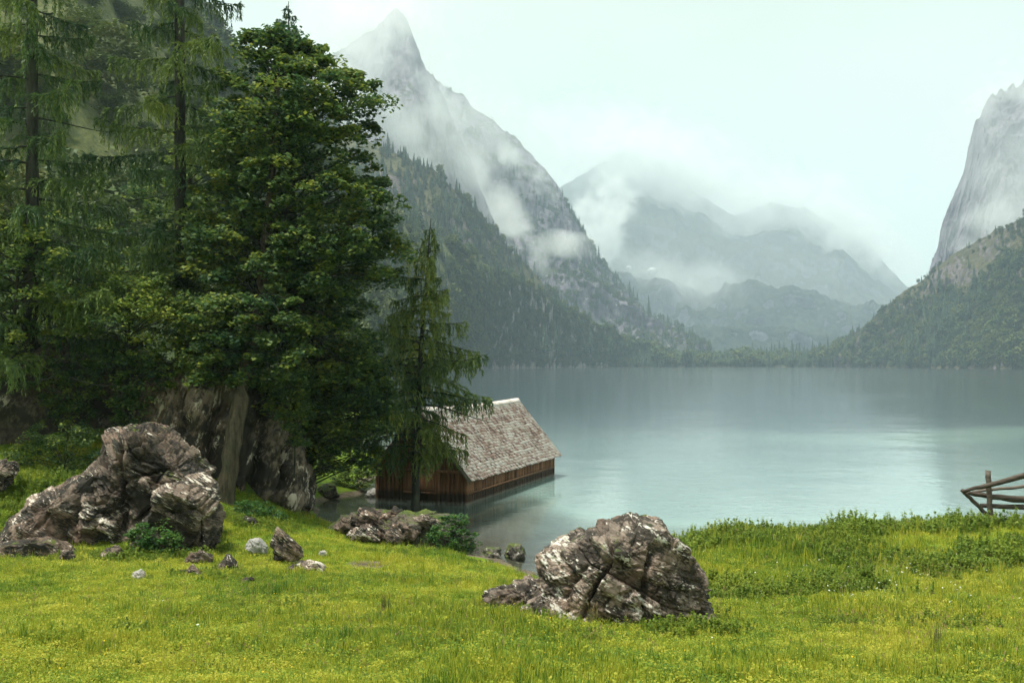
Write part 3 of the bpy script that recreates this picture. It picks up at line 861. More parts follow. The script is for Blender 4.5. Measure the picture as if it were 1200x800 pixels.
forest('far_shore_forest', [('far_shore', 3600, lambda p, v: 1.0 + 0 * v, 14.5, lambda p, v: 0.45 + 0.25 * np.sin(p[:, 0] / 60), 35)], 'strip of dark trees along the far end of the lake')
# sparse forest on the crags
forest('crag_forest', [('long_ridge', 5200, lambda p, v: np.clip(0.75 - 0.35 * v + 1.2 * fbm(p / 160, 4, 29), 0.0, 1), 12.0, lambda p, v: 0.55, 45), ('crag', 2200, lambda p, v: np.clip(0.3 - 0.5 * v + 1.2 * fbm(p / 120, 4, 39), 0, 1), 15.0, lambda p, v: 0.9, 46)], 'thin conifer woodland on the grey crags in the mist')

# a few conifers that stand out of the wood
def lone_conifer(px, py_base, py_top, Y, seed, label):
    b = at(px, py_base, Y); h = (py_base - py_top) / F * Y
    e = link('conifer', None, loc=tuple(b), label=label, cat='tree', group='conifers standing out of the lakeside wood')
    me = far_conifer(seed)
    o = link('crown', me, e); o.scale = (h * 1.05, h * 1.05, h)
    g = Geo(); g.tube([(0, 0, -0.6), (0, 0, h * 0.5)], [h * 0.018, h * 0.01], 6)
    link('trunk', g.mesh('trunk', M['bark_dark']), e)
lone_conifer(715, 412, 385, 1340, 51, 'slim dark conifer rising alone above the foot of left slope')
lone_conifer(692, 412, 379, 1290, 52, 'pointed conifer on the ridge edge, second from the lone slim one')
lone_conifer(638, 412, 376, 1130, 53, 'broad dark conifer above the left lakeshore')
lone_conifer(652, 412, 381, 1160, 54, 'dark conifer just right of the broad one on left shore')

# ------------------------------------------------------------------ rocks
def ico(n):
    t = (1 + 5 ** 0.5) / 2
    v = np.array([[-1,t,0],[1,t,0],[-1,-t,0],[1,-t,0],[0,-1,t],[0,1,t],[0,-1,-t],[0,1,-t],[t,0,-1],[t,0,1],[-t,0,-1],[-t,0,1]], float)
    f = np.array([[0,11,5],[0,5,1],[0,1,7],[0,7,10],[0,10,11],[1,5,9],[5,11,4],[11,10,2],[10,7,6],[7,1,8],[3,9,4],[3,4,2],[3,2,6],[3,6,8],[3,8,9],[4,9,5],[2,4,11],[6,2,10],[8,6,7],[9,8,1]])
    v /= np.linalg.norm(v, axis=1)[:, None]
    for _ in range(n):
        e = np.sort(np.vstack([f[:, [0, 1]], f[:, [1, 2]], f[:, [2, 0]]]), axis=1)
        ue, inv = np.unique(e, axis=0, return_inverse=True)
        inv = inv.ravel()
        mid = v[ue[:, 0]] + v[ue[:, 1]]
        mid /= np.linalg.norm(mid, axis=1)[:, None]
        o = len(v); m = len(f)
        a, b, c = inv[:m] + o, inv[m:2*m] + o, inv[2*m:] + o
        v = np.vstack([v, mid])
        f = np.vstack([np.c_[f[:, 0], a, c], np.c_[f[:, 1], b, a], np.c_[f[:, 2], c, b], np.c_[a, b, c]])
    return v, f
ICO = {k: ico(k) for k in (3, 4, 5, 6, 7)}
def rock_mesh(name, outline, Y, thick, mat, lod=5, seed=1, cell=0.5, amp=0.12, crack=0.06, strata=None, sfreq=3.0, samp=0.05, block=0.72, center=None, slabs=(1, 1, 1), fine=0.02, facets=7, cracks=(), lean=0.0, cuts=()):
    """a rock whose outline seen from the meadow is `outline` (pixels), Y metres away and 2*thick metres through"""
    O = np.array(outline, float)
    c = np.array(center) if center else O.mean(0)
    Cw = at(c[0], c[1], Y)
    vdir = np.array([Cw[0], Cw[1], 0]); vdir /= np.linalg.norm(vdir)
    rt = np.array([vdir[1], -vdir[0], 0])
    D = np.linalg.norm(Cw[:2])
    s = D / math.hypot(F, c[0] - 600)           # metres per pixel there
    pol = (O - c) * s
    pol[:, 1] *= -1
    V, Fc = ICO[lod]
    ang = np.arctan2(V[:, 2], V[:, 0])
    # polar radius of the outline
    pa = np.arctan2(pol[:, 1], pol[:, 0]); pr = np.hypot(pol[:, 0], pol[:, 1])
    dense_a, dense_r = [], []
    for k in range(len(pol)):
        a, b = pol[k], pol[(k + 1) % len(pol)]
        for f in np.linspace(0, 1, 12, endpoint=False):
            q = a * (1 - f) + b * f
            dense_a.append(math.atan2(q[1], q[0])); dense_r.append(math.hypot(*q))
    o = np.argsort(dense_a)
    da, dr = np.array(dense_a)[o], np.array(dense_r)[o]
    rad = np.interp(ang, np.r_[da - 2 * np.pi, da, da + 2 * np.pi], np.r_[dr, dr, dr])
    rho = np.hypot(V[:, 0], V[:, 2])
    rb = rho ** block
    # poles (facing and away): fade the outline's jumps
    rmean = dr.mean()
    rad = rad * np.clip(rho * 1.6, 0, 1) + rmean * (1 - np.clip(rho * 1.6, 0, 1))
    loc = np.c_[rb * rad * np.cos(ang), np.sign(V[:, 1]) * np.abs(V[:, 1]) ** block * thick, rb * rad * np.sin(ang)]
    loc[:, 1] -= lean * loc[:, 2]
    W = Cw + loc[:, 0:1] * rt + loc[:, 1:2] * vdir + loc[:, 2:3] * np.array([0, 0, 1.0])
    rng = np.random.default_rng(seed)
    nrm = np.c_[V[:, 0:1] * rt + V[:, 1:2] * vdir + V[:, 2:3] * np.array([0, 0, 1.0])]
    # flat breaks: planes that cut the body
    Lc = W - Cw
    for k in range(facets):
        n_ = rng.normal(size=3); n_[2] = abs(n_[2]) * 0.8; n_ /= np.linalg.norm(n_)
        h = Lc @ n_
        cut = h.max() * rng.uniform(0.62, 0.88)
        over = np.maximum(h - cut, 0)
        Lc = Lc - n_ * (over * 0.85)[:, None]
    for nx, ny, nz_, fr_ in cuts:
        n_ = nx * rt + ny * vdir + nz_ * np.array([0, 0, 1.0]); n_ = n_ / np.linalg.norm(n_)
        h = Lc @ n_
        over = np.maximum(h - h.max() * fr_, 0)
        Lc = Lc - n_ * (over * 0.93)[:, None]
    W = Cw + Lc
    # broken blocks: cells of random depth with open joints
    sl = np.array(slabs, float)
    disp = np.zeros(len(W))
    for (cell_, amp_, crack_, sd_) in ((cell, amp, crack, 0), (cell * 0.36, amp * 0.42, crack * 0.4, 1)):
        Q = (W - Cw) / sl
        Q = Q + 0.25 * cell_ * np.c_[vnoise(Q / cell_ * 1.3, seed), vnoise(Q / cell_ * 1.3, seed + 1), vnoise(Q / cell_ * 1.3, seed + 2)]
        g_ = np.floor(Q / cell_)
        f1 = np.full(len(Q), 9e9); f2 = f1.copy(); cid = np.zeros(len(Q)); cc = np.zeros((len(Q), 3))
        for dx in (-1, 0, 1):
            for dy in (-1, 0, 1):
                for dz in (-1, 0, 1):
                    c_ = g_ + np.array([dx, dy, dz])
                    ic = c_.astype(np.int64)
                    hx = [_hash(ic[:, 0], ic[:, 1], ic[:, 2], seed * 7 + sd_ * 31 + q) for q in range(4)]
                    pt = (c_ + np.c_[hx[0], hx[1], hx[2]]) * cell_
                    dd = np.sqrt(((Q - pt) ** 2).sum(1))
                    nw = dd < f1
                    f2 = np.where(nw, f1, np.minimum(f2, dd))
                    cid = np.where(nw, hx[3], cid); cc = np.where(nw[:, None], pt, cc); f1 = np.where(nw, dd, f1)
        tl = np.c_[np.sin(cid * 91), np.sin(cid * 57 + 1), np.sin(cid * 173 + 2)]
        joint = np.clip(1.4 * fbm(W / (cell_ * 1.7), 2, seed + 40) + 0.55, 0, 1)
        disp += amp_ * ((cid * 1.6 - 1.0) + 0.9 * (tl * (Q - cc) / cell_).sum(1)) - crack_ * joint * np.exp(-((f2 - f1) / (0.07 * cell_)))
    blk_a = cid.copy()
    if strata is not None:
        blk_a = np.zeros(len(W))
        sd = np.array(strata, float); sd /= np.linalg.norm(sd)
        ref = np.array([0.2, 1.0, 0.1])
        j1 = np.cross(sd, ref); j1 /= np.linalg.norm(j1)
        j2 = np.cross(sd, j1)
        ext = 3.0 / sfreq
        h = (W @ sd) * sfreq + 0.40 * fbm(W / ext, 2, seed + 4) + 0.10 * fbm(W / (ext * 0.2), 2, seed + 5)
        z0_ = np.zeros(len(h), np.int64)
        for mult, wgt in ((1.0, 1.0), (2.6, 0.5)):
            hh = h * mult + 0.35 * np.sin(h * mult * 1.7)
            l1 = np.floor(hh).astype(np.int64)
            fr = hh - l1
            lay = _hash(l1, z0_, z0_, seed)
            a1 = (W @ j1) * sfreq * mult * 0.42 + 3.1 * lay + 0.25 * fbm(W / (ext * 0.5), 2, seed + 14)
            a2 = (W @ j2) * sfreq * mult * 0.42 + 7.7 * lay + 0.25 * fbm(W / (ext * 0.5), 2, seed + 15)
            blk = _hash(l1, np.floor(a1).astype(np.int64), np.floor(a2).astype(np.int64), seed + 3)
            f1_ = a1 - np.floor(a1)
            disp += samp * wgt * ((lay - 0.5) * 1.3 + (blk - 0.5) * 1.5 + (0.5 - fr) * 0.5)
            disp -= samp * wgt * 1.1 * (np.exp(-fr / 0.11) + 0.7 * np.exp(-f1_ / 0.06))
            blk_a += (0.45 * blk + 0.55 * lay) * (0.6 if mult == 1.0 else 0.4)
    lx, lz = loc[:, 0], loc[:, 2]
    for (xa, ya), (xb, yb), dep_, wid_ in cracks:
        A_ = np.array([(xa - c[0]) * s, -(ya - c[1]) * s]); B_ = np.array([(xb - c[0]) * s, -(yb - c[1]) * s])
        dv = B_ - A_; ll = np.linalg.norm(dv); dv /= ll
        al = (lx - A_[0]) * dv[0] + (lz - A_[1]) * dv[1]
        pe = -(lx - A_[0]) * dv[1] + (lz - A_[1]) * dv[0] + 0.10 * ll * fbm(W / (ll * 0.25), 3, seed + 21)
        inside = np.clip(al / (0.1 * ll), 0, 1) * np.clip((ll - al) / (0.1 * ll), 0, 1) * (loc[:, 1] < thick * 0.25)
        disp -= dep_ * inside * np.exp(-(pe / wid_) ** 2)
    disp += fine * 2.0 * fbm(W / (cell * 0.7), 3, seed + 8) + fine * fbm(W / (cell * 0.15), 3, seed + 6, ridged=True)
    W = W + nrm * disp[:, None]
    base = np.array([Cw[0], Cw[1], W[:, 2].min()])
    me = np_mesh(name, W - base, Fc, mat, {'blk': blk_a}, False)
    return me, base
ROCKS = []
def rock(name, outline, Y, thick, mat, label, cat='rock', group=None, parent=None, **kw):
    me, base = rock_mesh(name, outline, Y, thick, mat, **kw)
    wpx = (max(p[0] for p in outline) - min(p[0] for p in outline)) / 2 / F * Y
    ROCKS.append((base[0], base[1], wpx, thick))
    return link(name, me, loc=tuple(base), label=label, cat=cat, group=group)

# the large boulder in the meadow
rock('boulder', [(628, 661), (634, 651), (662, 634), (690, 619), (712, 606), (737, 602), (760, 609), (777, 612), (789, 630), (806, 642), (822, 668), (830, 700), (836, 736), (800, 752), (720, 752), (650, 735), (612, 712), (640, 690)],
     16.0, 1.25, M['boulder'], 'large cracked grey-brown boulder standing in the meadow by the water', 'boulder', lod=7, seed=12, cell=0.7, amp=0.030, crack=0.03, strata=(0.42, -0.25, 0.85), sfreq=3.4, samp=0.075, block=0.58, center=(730, 685), lean=0.12, cuts=((-0.55, -0.8, 0.3, 0.66), (0.5, -0.85, 0.2, 0.66), (0.0, -0.6, 0.8, 0.78), (0.1, -1, 0.0, 0.72)), slabs=(1.3, 1, 0.7), fine=0.010, facets=1,
     cracks=(((711, 604), (664, 720), 0.24, 0.05), ((779, 618), (758, 722), 0.16, 0.045), ((690, 640), (640, 668), 0.10, 0.03), ((800, 650), (806, 735), 0.12, 0.05), ((705, 690), (760, 672), 0.10, 0.03), ((720, 640), (770, 650), 0.09, 0.025), ((660, 650), (640, 700), 0.09, 0.03)))
rock('rock', [(560, 698), (580, 684), (600, 676), (625, 680), (650, 690), (665, 712), (630, 722), (585, 714)], 17.6, 0.55, M['boulder'], 'low pale rock lying against the left foot of the large boulder', lod=5, seed=14, cell=0.3, amp=0.07, crack=0.05, center=(618, 702), strata=(0.6, 0.1, 0.6), sfreq=5, samp=0.03)
rock('rock', [(590, 648), (597, 636), (610, 637), (619, 652), (612, 662), (592, 662)], 36.3, 0.5, M['wet'], 'small dark rock standing alone in the shallow water', lod=4, seed=15, cell=0.35, amp=0.06, crack=0.04)
rock('rock', [(560, 652), (572, 640), (586, 642), (588, 652), (575, 660)], 36.0, 0.4, M['wet'], 'flat wet stone at the water edge beside the mossy outcrop', lod=4, seed=16, cell=0.35, amp=0.06, crack=0.04)
rock('rock', [(548, 668), (558, 655), (572, 660), (570, 672)], 33.6, 0.35, M['wet'], 'little wet stone on the shore below the mossy outcrop', lod=4, seed=17, cell=0.3, amp=0.05, crack=0.03)
# mossy outcrop at the shore
rock('rock_outcrop', [(372, 626), (395, 606), (430, 600), (470, 597), (500, 600), (535, 606), (556, 622), (566, 645), (556, 668), (500, 668), (430, 656), (385, 645)],
     38.2, 1.5, M['wet'], 'low mossy rock outcrop between the grass and the boathouse', 'rock', lod=6, seed=22, cell=0.8, amp=0.10, crack=0.08, block=0.6, center=(470, 634), strata=(0.2, 0.3, 0.9), sfreq=1.4, samp=0.07, fine=0.02, facets=5)
for k, (cx, cy_, w_, h_, Y_, lab) in enumerate(((408, 612, 20, 9, 37.6, 'leftmost white-topped stone on the mossy outcrop'), (434, 606, 26, 10, 37.8, 'long pale stone on the mossy outcrop left of the larch'), (462, 604, 20, 10, 38.0, 'dark stone on the mossy outcrop nearest the larch foot'), (424, 626, 22, 10, 36.7, 'pale stone low on the front of the mossy outcrop'), (470, 622, 24, 11, 36.6, 'broad dark stone on the front of the mossy outcrop'), (500, 612, 18, 9, 37.2, 'small stone on the mossy outcrop beside the leafy bush'))):
    w = 2 * w_ / F * Y_
    rock('rock', [(cx - w_, cy_ + h_ * 0.5), (cx - w_ * 0.7, cy_ - h_ * 0.5), (cx - w_ * 0.1, cy_ - h_), (cx + w_ * 0.6, cy_ - h_ * 0.7), (cx + w_, cy_ + h_ * 0.3), (cx + w_ * 0.6, cy_ + h_), (cx - w_ * 0.6, cy_ + h_)], Y_, w * 0.4, M['strata'], lab, lod=4, seed=200 + k, cell=w * 0.5, amp=w * 0.08, crack=w * 0.05, strata=(0.2, 0.1, 0.9), sfreq=3 / w, samp=w * 0.04, fine=w * 0.02, facets=5, group='stones on the mossy outcrop')
rock('rock', [(370, 574), (378, 566), (396, 567), (400, 580), (384, 586), (372, 584)], 51.5, 0.6, M['wet'], 'dark rounded rock at the edge of the small inlet left of the boathouse', lod=4, seed=23, cell=0.5, amp=0.07, crack=0.04)
rock('rock', [(428, 578), (436, 570), (444, 574), (444, 584), (430, 584)], 52.5, 0.5, M['pale'], 'pale rock touching the left front corner of the boathouse', lod=4, seed=24, cell=0.4, amp=0.07, crack=0.03)
# left group
rock('layered_boulder', [(84, 640), (92, 588), (108, 548), (122, 512), (150, 503), (182, 489), (205, 510), (226, 532), (245, 556), (238, 588), (212, 620), (190, 655), (130, 658)],
     31.5, 1.9, M['strata'], 'big layered brown boulder with slanting beds below the cliff', 'boulder', lod=7, seed=31, cell=1.2, amp=0.04, crack=0.04, strata=(0.50, -0.35, 0.80), sfreq=2.2, samp=0.20, block=0.58, center=(165, 578), lean=0.25, cuts=((-0.15, -1, 0.12, 0.50), (0.55, -0.45, 0.70, 0.72), (-0.7, -0.6, 0.4, 0.72)), fine=0.015, slabs=(1.4, 1, 0.7), facets=0,
     cracks=(((134, 503), (152, 620), 0.6, 0.10), ((178, 492), (120, 530), 0.25, 0.06), ((215, 525), (140, 560), 0.25, 0.06), ((254, 562), (148, 604), 0.75, 0.16), ((95, 600), (150, 585), 0.2, 0.07)))
rock('boulder', [(153, 655), (166, 612), (184, 582), (210, 563), (240, 555), (264, 561), (273, 578), (264, 612), (248, 650), (200, 665)],
     29.3, 1.2, M['strata'], 'angular dark boulder leaning in front of the big layered boulder', 'boulder', lod=6, seed=33, cell=0.9, amp=0.04, crack=0.04, strata=(0.35, -0.55, 0.75), sfreq=2.2, samp=0.15, block=0.56, center=(215, 612), lean=0.45, cuts=((-0.3, -0.95, -0.15, 0.50), (0.7, -0.7, 0.1, 0.62), (0.1, -0.45, 0.9, 0.72)), fine=0.015, facets=3, cracks=(((262, 575), (225, 650), 0.2, 0.06), ((190, 600), (250, 590), 0.15, 0.05)))
rock('rock_slab', [(-6, 640), (20, 606), (55, 580), (92, 556), (118, 540), (128, 570), (118, 634), (60, 652)], 31.3, 1.4, M['strata'], 'stepped rock slab running down left of the layered boulder', 'rock', lod=5, seed=35, cell=1.0, amp=0.04, crack=0.04, strata=(0.5, -0.3, 0.8), sfreq=2.0, samp=0.15, block=0.6, center=(72, 606), fine=0.015, facets=1)
rock('rock', [(-20, 560), (-5, 540), (16, 540), (22, 552), (8, 572), (-15, 578)], 33.6, 0.6, M['strata'], 'reddish grey rock cut by the left picture edge on the grassy bank', lod=5, seed=36, cell=0.45, amp=0.09, crack=0.06, strata=(0.2, 0, 0.9), sfreq=4, samp=0.05)
rock('rock', [(-10, 640), (0, 628), (25, 634), (60, 632), (84, 634), (86, 650), (40, 656), (-10, 655)], 28.4, 0.8, M['strata'], 'flat worn rock lying in the grass at the far left', lod=5, seed=37, cell=0.5, amp=0.05, crack=0.04, strata=(0.1, 0, 1), sfreq=5, samp=0.04, block=0.6)
small = [
    ([(212, 660), (222, 646), (238, 643), (250, 652), (250, 668), (225, 672)], 26.2, 'rounded rock at the foot of the angular dark boulder', 'strata'),
    ([(203, 682), (212, 668), (226, 663), (236, 670), (233, 684), (215, 688)], 23.4, 'dark rock in the grass, leftmost of the three below the angular boulder', 'strata'),
    ([(248, 676), (256, 662), (265, 650), (276, 662), (283, 674), (262, 680)], 24.6, 'pointed rock in the grass, rightmost of the three below the angular boulder', 'strata'),
    ([(320, 655), (319, 632), (325, 617), (340, 628), (352, 640), (356, 652), (338, 662)], 27.2, 'upright cleft rock on the grassy rise beside the pale stone', 'strata'),
    ([(287, 642), (290, 630), (304, 630), (316, 640), (312, 648), (295, 648)], 28.6, 'pale flat stone left of the upright cleft rock', 'pale'),
    ([(328, 676), (332, 664), (350, 660), (372, 661), (380, 668), (352, 678)], 24.6, 'low dark rock below the upright cleft rock', 'strata'),
    ([(154, 680), (156, 671), (166, 667), (172, 672), (168, 681), (160, 683)], 21.8, 'small white stone lying alone in the grass', 'pale'),
    ([(372, 650), (375, 645), (382, 645), (383, 650), (377, 652)], 29.6, 'tiny white stone on the grass right of the upright rock', 'pale'),
    ([(70, 654), (74, 644), (88, 643), (92, 652), (82, 660)], 26.4, 'small brown rock in the grass below the rock slab', 'strata'),
    ([(118, 652), (126, 642), (140, 640), (146, 650), (132, 660)], 27.2, 'small dark rock at the foot of the layered boulder', 'strata'),
    ([(278, 686), (284, 678), (296, 676), (300, 684), (290, 690)], 22.2, 'half buried dark stone right of the pointed rock', 'strata'),
    ([(268, 616), (278, 604), (300, 606), (308, 618), (285, 624)], 36.0, 'grey ledge stone in the grass at the foot of the cliff', 'cliff'),
]
for k, (ol, Y, lab, mt) in enumerate(small):
    w = (max(p[0] for p in ol) - min(p[0] for p in ol)) / F * Y
    rock('stone' if mt == 'pale' else 'rock', ol, Y, w * 0.42, M[mt], lab, 'stone' if mt == 'pale' else 'rock', lod=4, seed=60 + k, cell=w * 0.45, amp=w * 0.04, crack=w * 0.03, strata=(0.5, 0.1, 0.7), sfreq=3.5 / w, samp=w * 0.05, block=0.55, facets=4, group='small stones in the meadow grass', fine=w * 0.02)
# cliffs under the trees
rock('rock_cliff', [(150, 520), (158, 470), (178, 440), (230, 428), (290, 434), (330, 460), (350, 510), (362, 560), (362, 596), (330, 622), (250, 620), (180, 610)],
     42.2, 2.4, M['cliff'], 'dark furrowed cliff with pale streaks under the maple', 'cliff', lod=6, seed=41, cell=1.9, amp=0.12, crack=0.15, block=0.55, center=(262, 530), slabs=(0.7, 0.8, 1.7), strata=(0.92, -0.1, -0.38), sfreq=0.95, samp=0.30, fine=0.06, facets=2,
     cracks=(((262, 440), (236, 590), 1.0, 0.20), ((312, 455), (290, 605), 1.0, 0.24), ((222, 440), (205, 560), 0.7, 0.16), ((345, 500), (312, 612), 0.8, 0.16), ((196, 445), (165, 560), 0.6, 0.15), ((280, 560), (240, 620), 0.5, 0.12)))
rock('rock_cliff', [(-90, 570), (-80, 440), (-20, 408), (60, 402), (130, 408), (190, 424), (205, 480), (190, 560), (120, 590), (0, 585)],
     42.6, 2.2, M['cliff_dark'], 'shaded mossy cliff under the spruces at the far left', 'cliff', lod=5, seed=43, cell=1.9, amp=0.14, crack=0.15, block=0.55, center=(60, 500), slabs=(0.8, 0.8, 1.4), strata=(0.4, -0.1, 0.9), sfreq=0.8, samp=0.28, fine=0.05, facets=4)

# ------------------------------------------------------------------ boathouse
near = at(547, 592, 1.0); _d = ray(547, 592); near = CP + _d * (-CAM_H / _d[2])
_d = ray(648.5, 557); farc = CP + _d * (-CAM_H / _d[2])
ln = farc - near
HL = float(np.hypot(ln[0], ln[1]))            # length of the long wall
HW = 4.95
ang = math.atan2(ln[1], ln[0])
hut = link('boathouse', None, loc=(near[0], near[1], 0), rot=(0, 0, ang), label='weathered brown plank boathouse with a steep shingle roof standing in the lake', cat='boathouse')
ZR, SLOPE = 4.70, 1.19        # ridge height, roof pitch (rise per metre)
WH = ZR - SLOPE * HW / 2 - 0.12
def box_part(name, lo, hi, mat, parent, jit=0.0):
    g = Geo(); g.box(lo, hi, jit=jit)
    return link(name, g.mesh(name, mat), parent)
# long wall: boards over a frame; local x runs along the house, y across to the left
pl_meshes = []
for k in range(5):
    w = (0.17, 0.20, 0.22, 0.25, 0.28)[k]
    g = Geo(); g.box((0, 0, -0.7), (w - 0.012, 0.03, WH), jit=0.002)
    pl_meshes.append((w, g.mesh('plank', M['plank'])))
for y_out, sgn in ((0.0, 1), (HW, -1)):
    x = 0.0
    while x < HL - 0.15:
        w, me = random.choice(pl_meshes)
        o = link('plank', me, hut, (x, y_out + random.uniform(-0.014, 0.014) - (0.03 if sgn < 0 else 0), random.uniform(-0.03, 0.03)), (random.uniform(-0.004, 0.004), random.uniform(-0.006, 0.006), 0))
        x += w
for gx_ in (0.0, HL):
    y = 0.035
    while y < HW - 0.06:
        w = random.choice((0.17, 0.20, 0.22, 0.25, 0.28))
        w = min(w, HW - 0.035 - y)
        a, b = y, y + w - 0.012
        ha, hb = (ZR - 0.15 - SLOPE * abs(q - HW / 2) for q in (a, b))
        x0 = gx_ + random.uniform(-0.012, 0.012) - (0.015 if gx_ else 0.0)
        x1 = x0 + 0.03
        v = [[x0,a,-.7],[x1,a,-.7],[x1,b,-.7],[x0,b,-.7],[x0,a,ha],[x1,a,ha],[x1,b,hb],[x0,b,hb]]
        g = Geo(); g.add(v, [[0,3,2,1],[4,5,6,7],[0,1,5,4],[1,2,6,5],[2,3,7,6],[3,0,4,7]])
        link('plank', g.mesh('plank', M['plank']), hut)
        y += w
# posts, sill beam and mid rail of the frame
for (cx, cy_) in ((-0.05, -0.05), (HL - 0.06, -0.05), (-0.05, HW - 0.11), (HL - 0.06, HW - 0.11)):
    box_part('corner_post', (cx, cy_, -1.6), (cx + 0.16, cy_ + 0.16, WH + 0.05), M['plank'], hut)
box_part('sill_beam', (0.12, -0.065, 0.46), (HL - 0.07, -0.032, 0.60), M['plank'], hut)
box_part('sill_beam', (-0.065, 0.12, 1.55), (-0.032, HW - 0.12, 1.68), M['plank'], hut)
# gable door leaf
for (ya, yb) in ((1.55, 2.50), (2.515, 3.45)):
    d = box_part('door', (-0.062, ya, 0.14), (-0.022, yb, 1.54), M['plank'], hut)
    box_part('door_brace', (-0.085, ya + 0.05, 0.45), (-0.064, yb - 0.05, 0.57), M['plank'], d)
# roof
OVF, OVB, OVR, OVL = 0.40, 0.30, 0.40, 0.12
TH = 0.05
def roof_pt(x, e, side, lift=0.0):
    """e metres down the slope (horizontal run) from the ridge; side -1 = right (y<mid), +1 = left"""
    n = np.array([0, side * SLOPE, 1.0]) / math.hypot(SLOPE, 1)
    sag = 0.11 * math.sin(math.pi * min(1, max(0, (x + 0.4) / (HL + 0.7)))) * max(0.0, 1 - e / 2.8) + 0.02 * math.sin(x * 2.3 + side) * min(1, e)
    return np.array([x, HW / 2 + side * e, ZR - SLOPE * e - sag]) + n * lift
roof = None
for side, run in ((-1, HW / 2 + OVR), (1, HW / 2 + OVL)):
    g = Geo()
    xs_ = np.linspace(-OVF, HL + OVB, 17); es_ = np.linspace(0, run, 7)
    up_ = np.array([[roof_pt(x_, e_, side, -0.02) for e_ in es_] for x_ in xs_])
    a_, b_ = np.meshgrid(np.arange(16), np.arange(6), indexing='ij')
    q_ = np.stack([a_ * 7 + b_, (a_ + 1) * 7 + b_, (a_ + 1) * 7 + b_ + 1, a_ * 7 + b_ + 1], -1).reshape(-1, 4)
    g.add(up_.reshape(-1, 3), q_)
    g.add(up_.reshape(-1, 3) - np.array([0, 0, TH]), q_[:, ::-1])
    rim_ = list(range(0, 7)) + [6 + 7 * k for k in range(1, 17)] + [7 * 16 + k for k in range(5, -1, -1)] + [7 * k for k in range(15, 0, -1)]
    g.add(np.vstack([up_.reshape(-1, 3)[rim_], up_.reshape(-1, 3)[rim_] - np.array([0, 0, TH])]), [[k, (k + 1) % len(rim_), (k + 1) % len(rim_) + len(rim_), k + len(rim_)] for k in range(len(rim_))])
    rs = link('roof', g.mesh('roof', M['beam']), hut)
    # shingles: laid in courses, each a thin wedge
    rng = np.random.default_rng(100 + side)
    g = Geo()
    nrow = 25
    for r in range(nrow + 1):
        e1 = run + 0.05 - (run / nrow) * r
        e0 = max(0.0, e1 - (run / nrow) * 1.35)
        if e1 <= 0.02: continue
        x = -OVF - 0.03 + rng.uniform(-0.15, 0)
        rowt = rng.uniform(-0.12, 0.12)
        while x < HL + OVB + 0.02:
            w = rng.uniform(0.13, 0.27)
            xa, xb = max(x, -OVF - 0.04), min(x + w - 0.008, HL + OVB + 0.04)
            x += w
            if xb - xa < 0.03: continue
            lf = 0.012 + rng.uniform(0, 0.016)
            ej = e1 + rng.uniform(-0.022, 0.022)
            top = [roof_pt(xa, e0, side, 0.004), roof_pt(xb, e0, side, 0.004), roof_pt(xb, ej, side, lf + 0.028), roof_pt(xa, ej, side, lf + 0.028 + rng.uniform(-0.006, 0.006))]
            bot = [roof_pt(xb, ej, side, 0.006), roof_pt(xa, ej, side, 0.006)]
            qs = [[0, 1, 2, 3], [3, 2, 4, 5]] if side > 0 else [[0, 1, 2, 3], [3, 2, 4, 5]]
            g.add(np.array(top + bot), qs, [[1, 4, 2], [0, 3, 5]], tint=np.clip(rng.normal(0.5, 0.30) + rowt, 0, 1))
    s = link('shingles', g.mesh('shingles', M['shingle']), rs, kind='stuff')
    # verge board along the front gable and the back gable, eave board
    for xx in (-OVF - 0.05, HL + OVB + 0.015):
        a0, a1 = roof_pt(xx, 0.0, side, -0.06), roof_pt(xx, run, side, -0.06)
        dn = np.array([0, 0, -0.17])
        v = [a0, a1, a1 + dn, a0 + dn]
        v2 = [p + np.array([0.035, 0, 0]) for p in v]
        g = Geo(); g.add(v + v2, [[0,1,2,3],[7,6,5,4],[0,4,5,1],[1,5,6,2],[2,6,7,3],[3,7,4,0]])
        link('verge_board', g.mesh('verge_board', M['beam']), hut)
    a0, a1 = roof_pt(-OVF, run + 0.012, side, -0.075), roof_pt(HL + OVB, run + 0.012, side, -0.075)
    g = Geo(); g.box((a0[0], a0[1] - 0.015, a0[2] - 0.05), (a1[0], a1[1] + 0.015, a0[2] + 0.045))
    link('eave_board', g.mesh('eave_board', M['beam']), hut)
    # rafter tails under the eave
    for k in range(9):
        xx = 0.25 + k * (HL - 0.5) / 8
        p0, p1 = roof_pt(xx, run - 0.55, side, -0.13), roof_pt(xx, run - 0.03, side, -0.13)
        g = Geo(); g.tube([p0, p1], 0.05, 4)
        link('rafter', g.mesh('rafter', M['beam']), hut)
for side in (-1, 1):
    x = -OVF - 0.04
    while x < HL + OVB:
        L_ = min(2.6, HL + OVB + 0.03 - x)
        a, b = roof_pt(x, 0.0, side, 0.05), roof_pt(x + L_ - 0.02, 0.0, side, 0.05)
        c, d = roof_pt(x, 0.17, side, 0.05), roof_pt(x + L_ - 0.02, 0.17, side, 0.05)
        a[2] += 0.012; b[2] += 0.012
        up = np.array([0, side * 0.012, 0.022])
        g = Geo()
        g.add([a, b, d, c, a + up, b + up, d + up, c + up], [[0,1,2,3],[4,7,6,5],[0,4,5,1],[1,5,6,2],[2,6,7,3],[3,7,4,0]], tint=0.9)
        link('ridge_board', g.mesh('ridge_board', M['shingle']), hut)
        x += L_

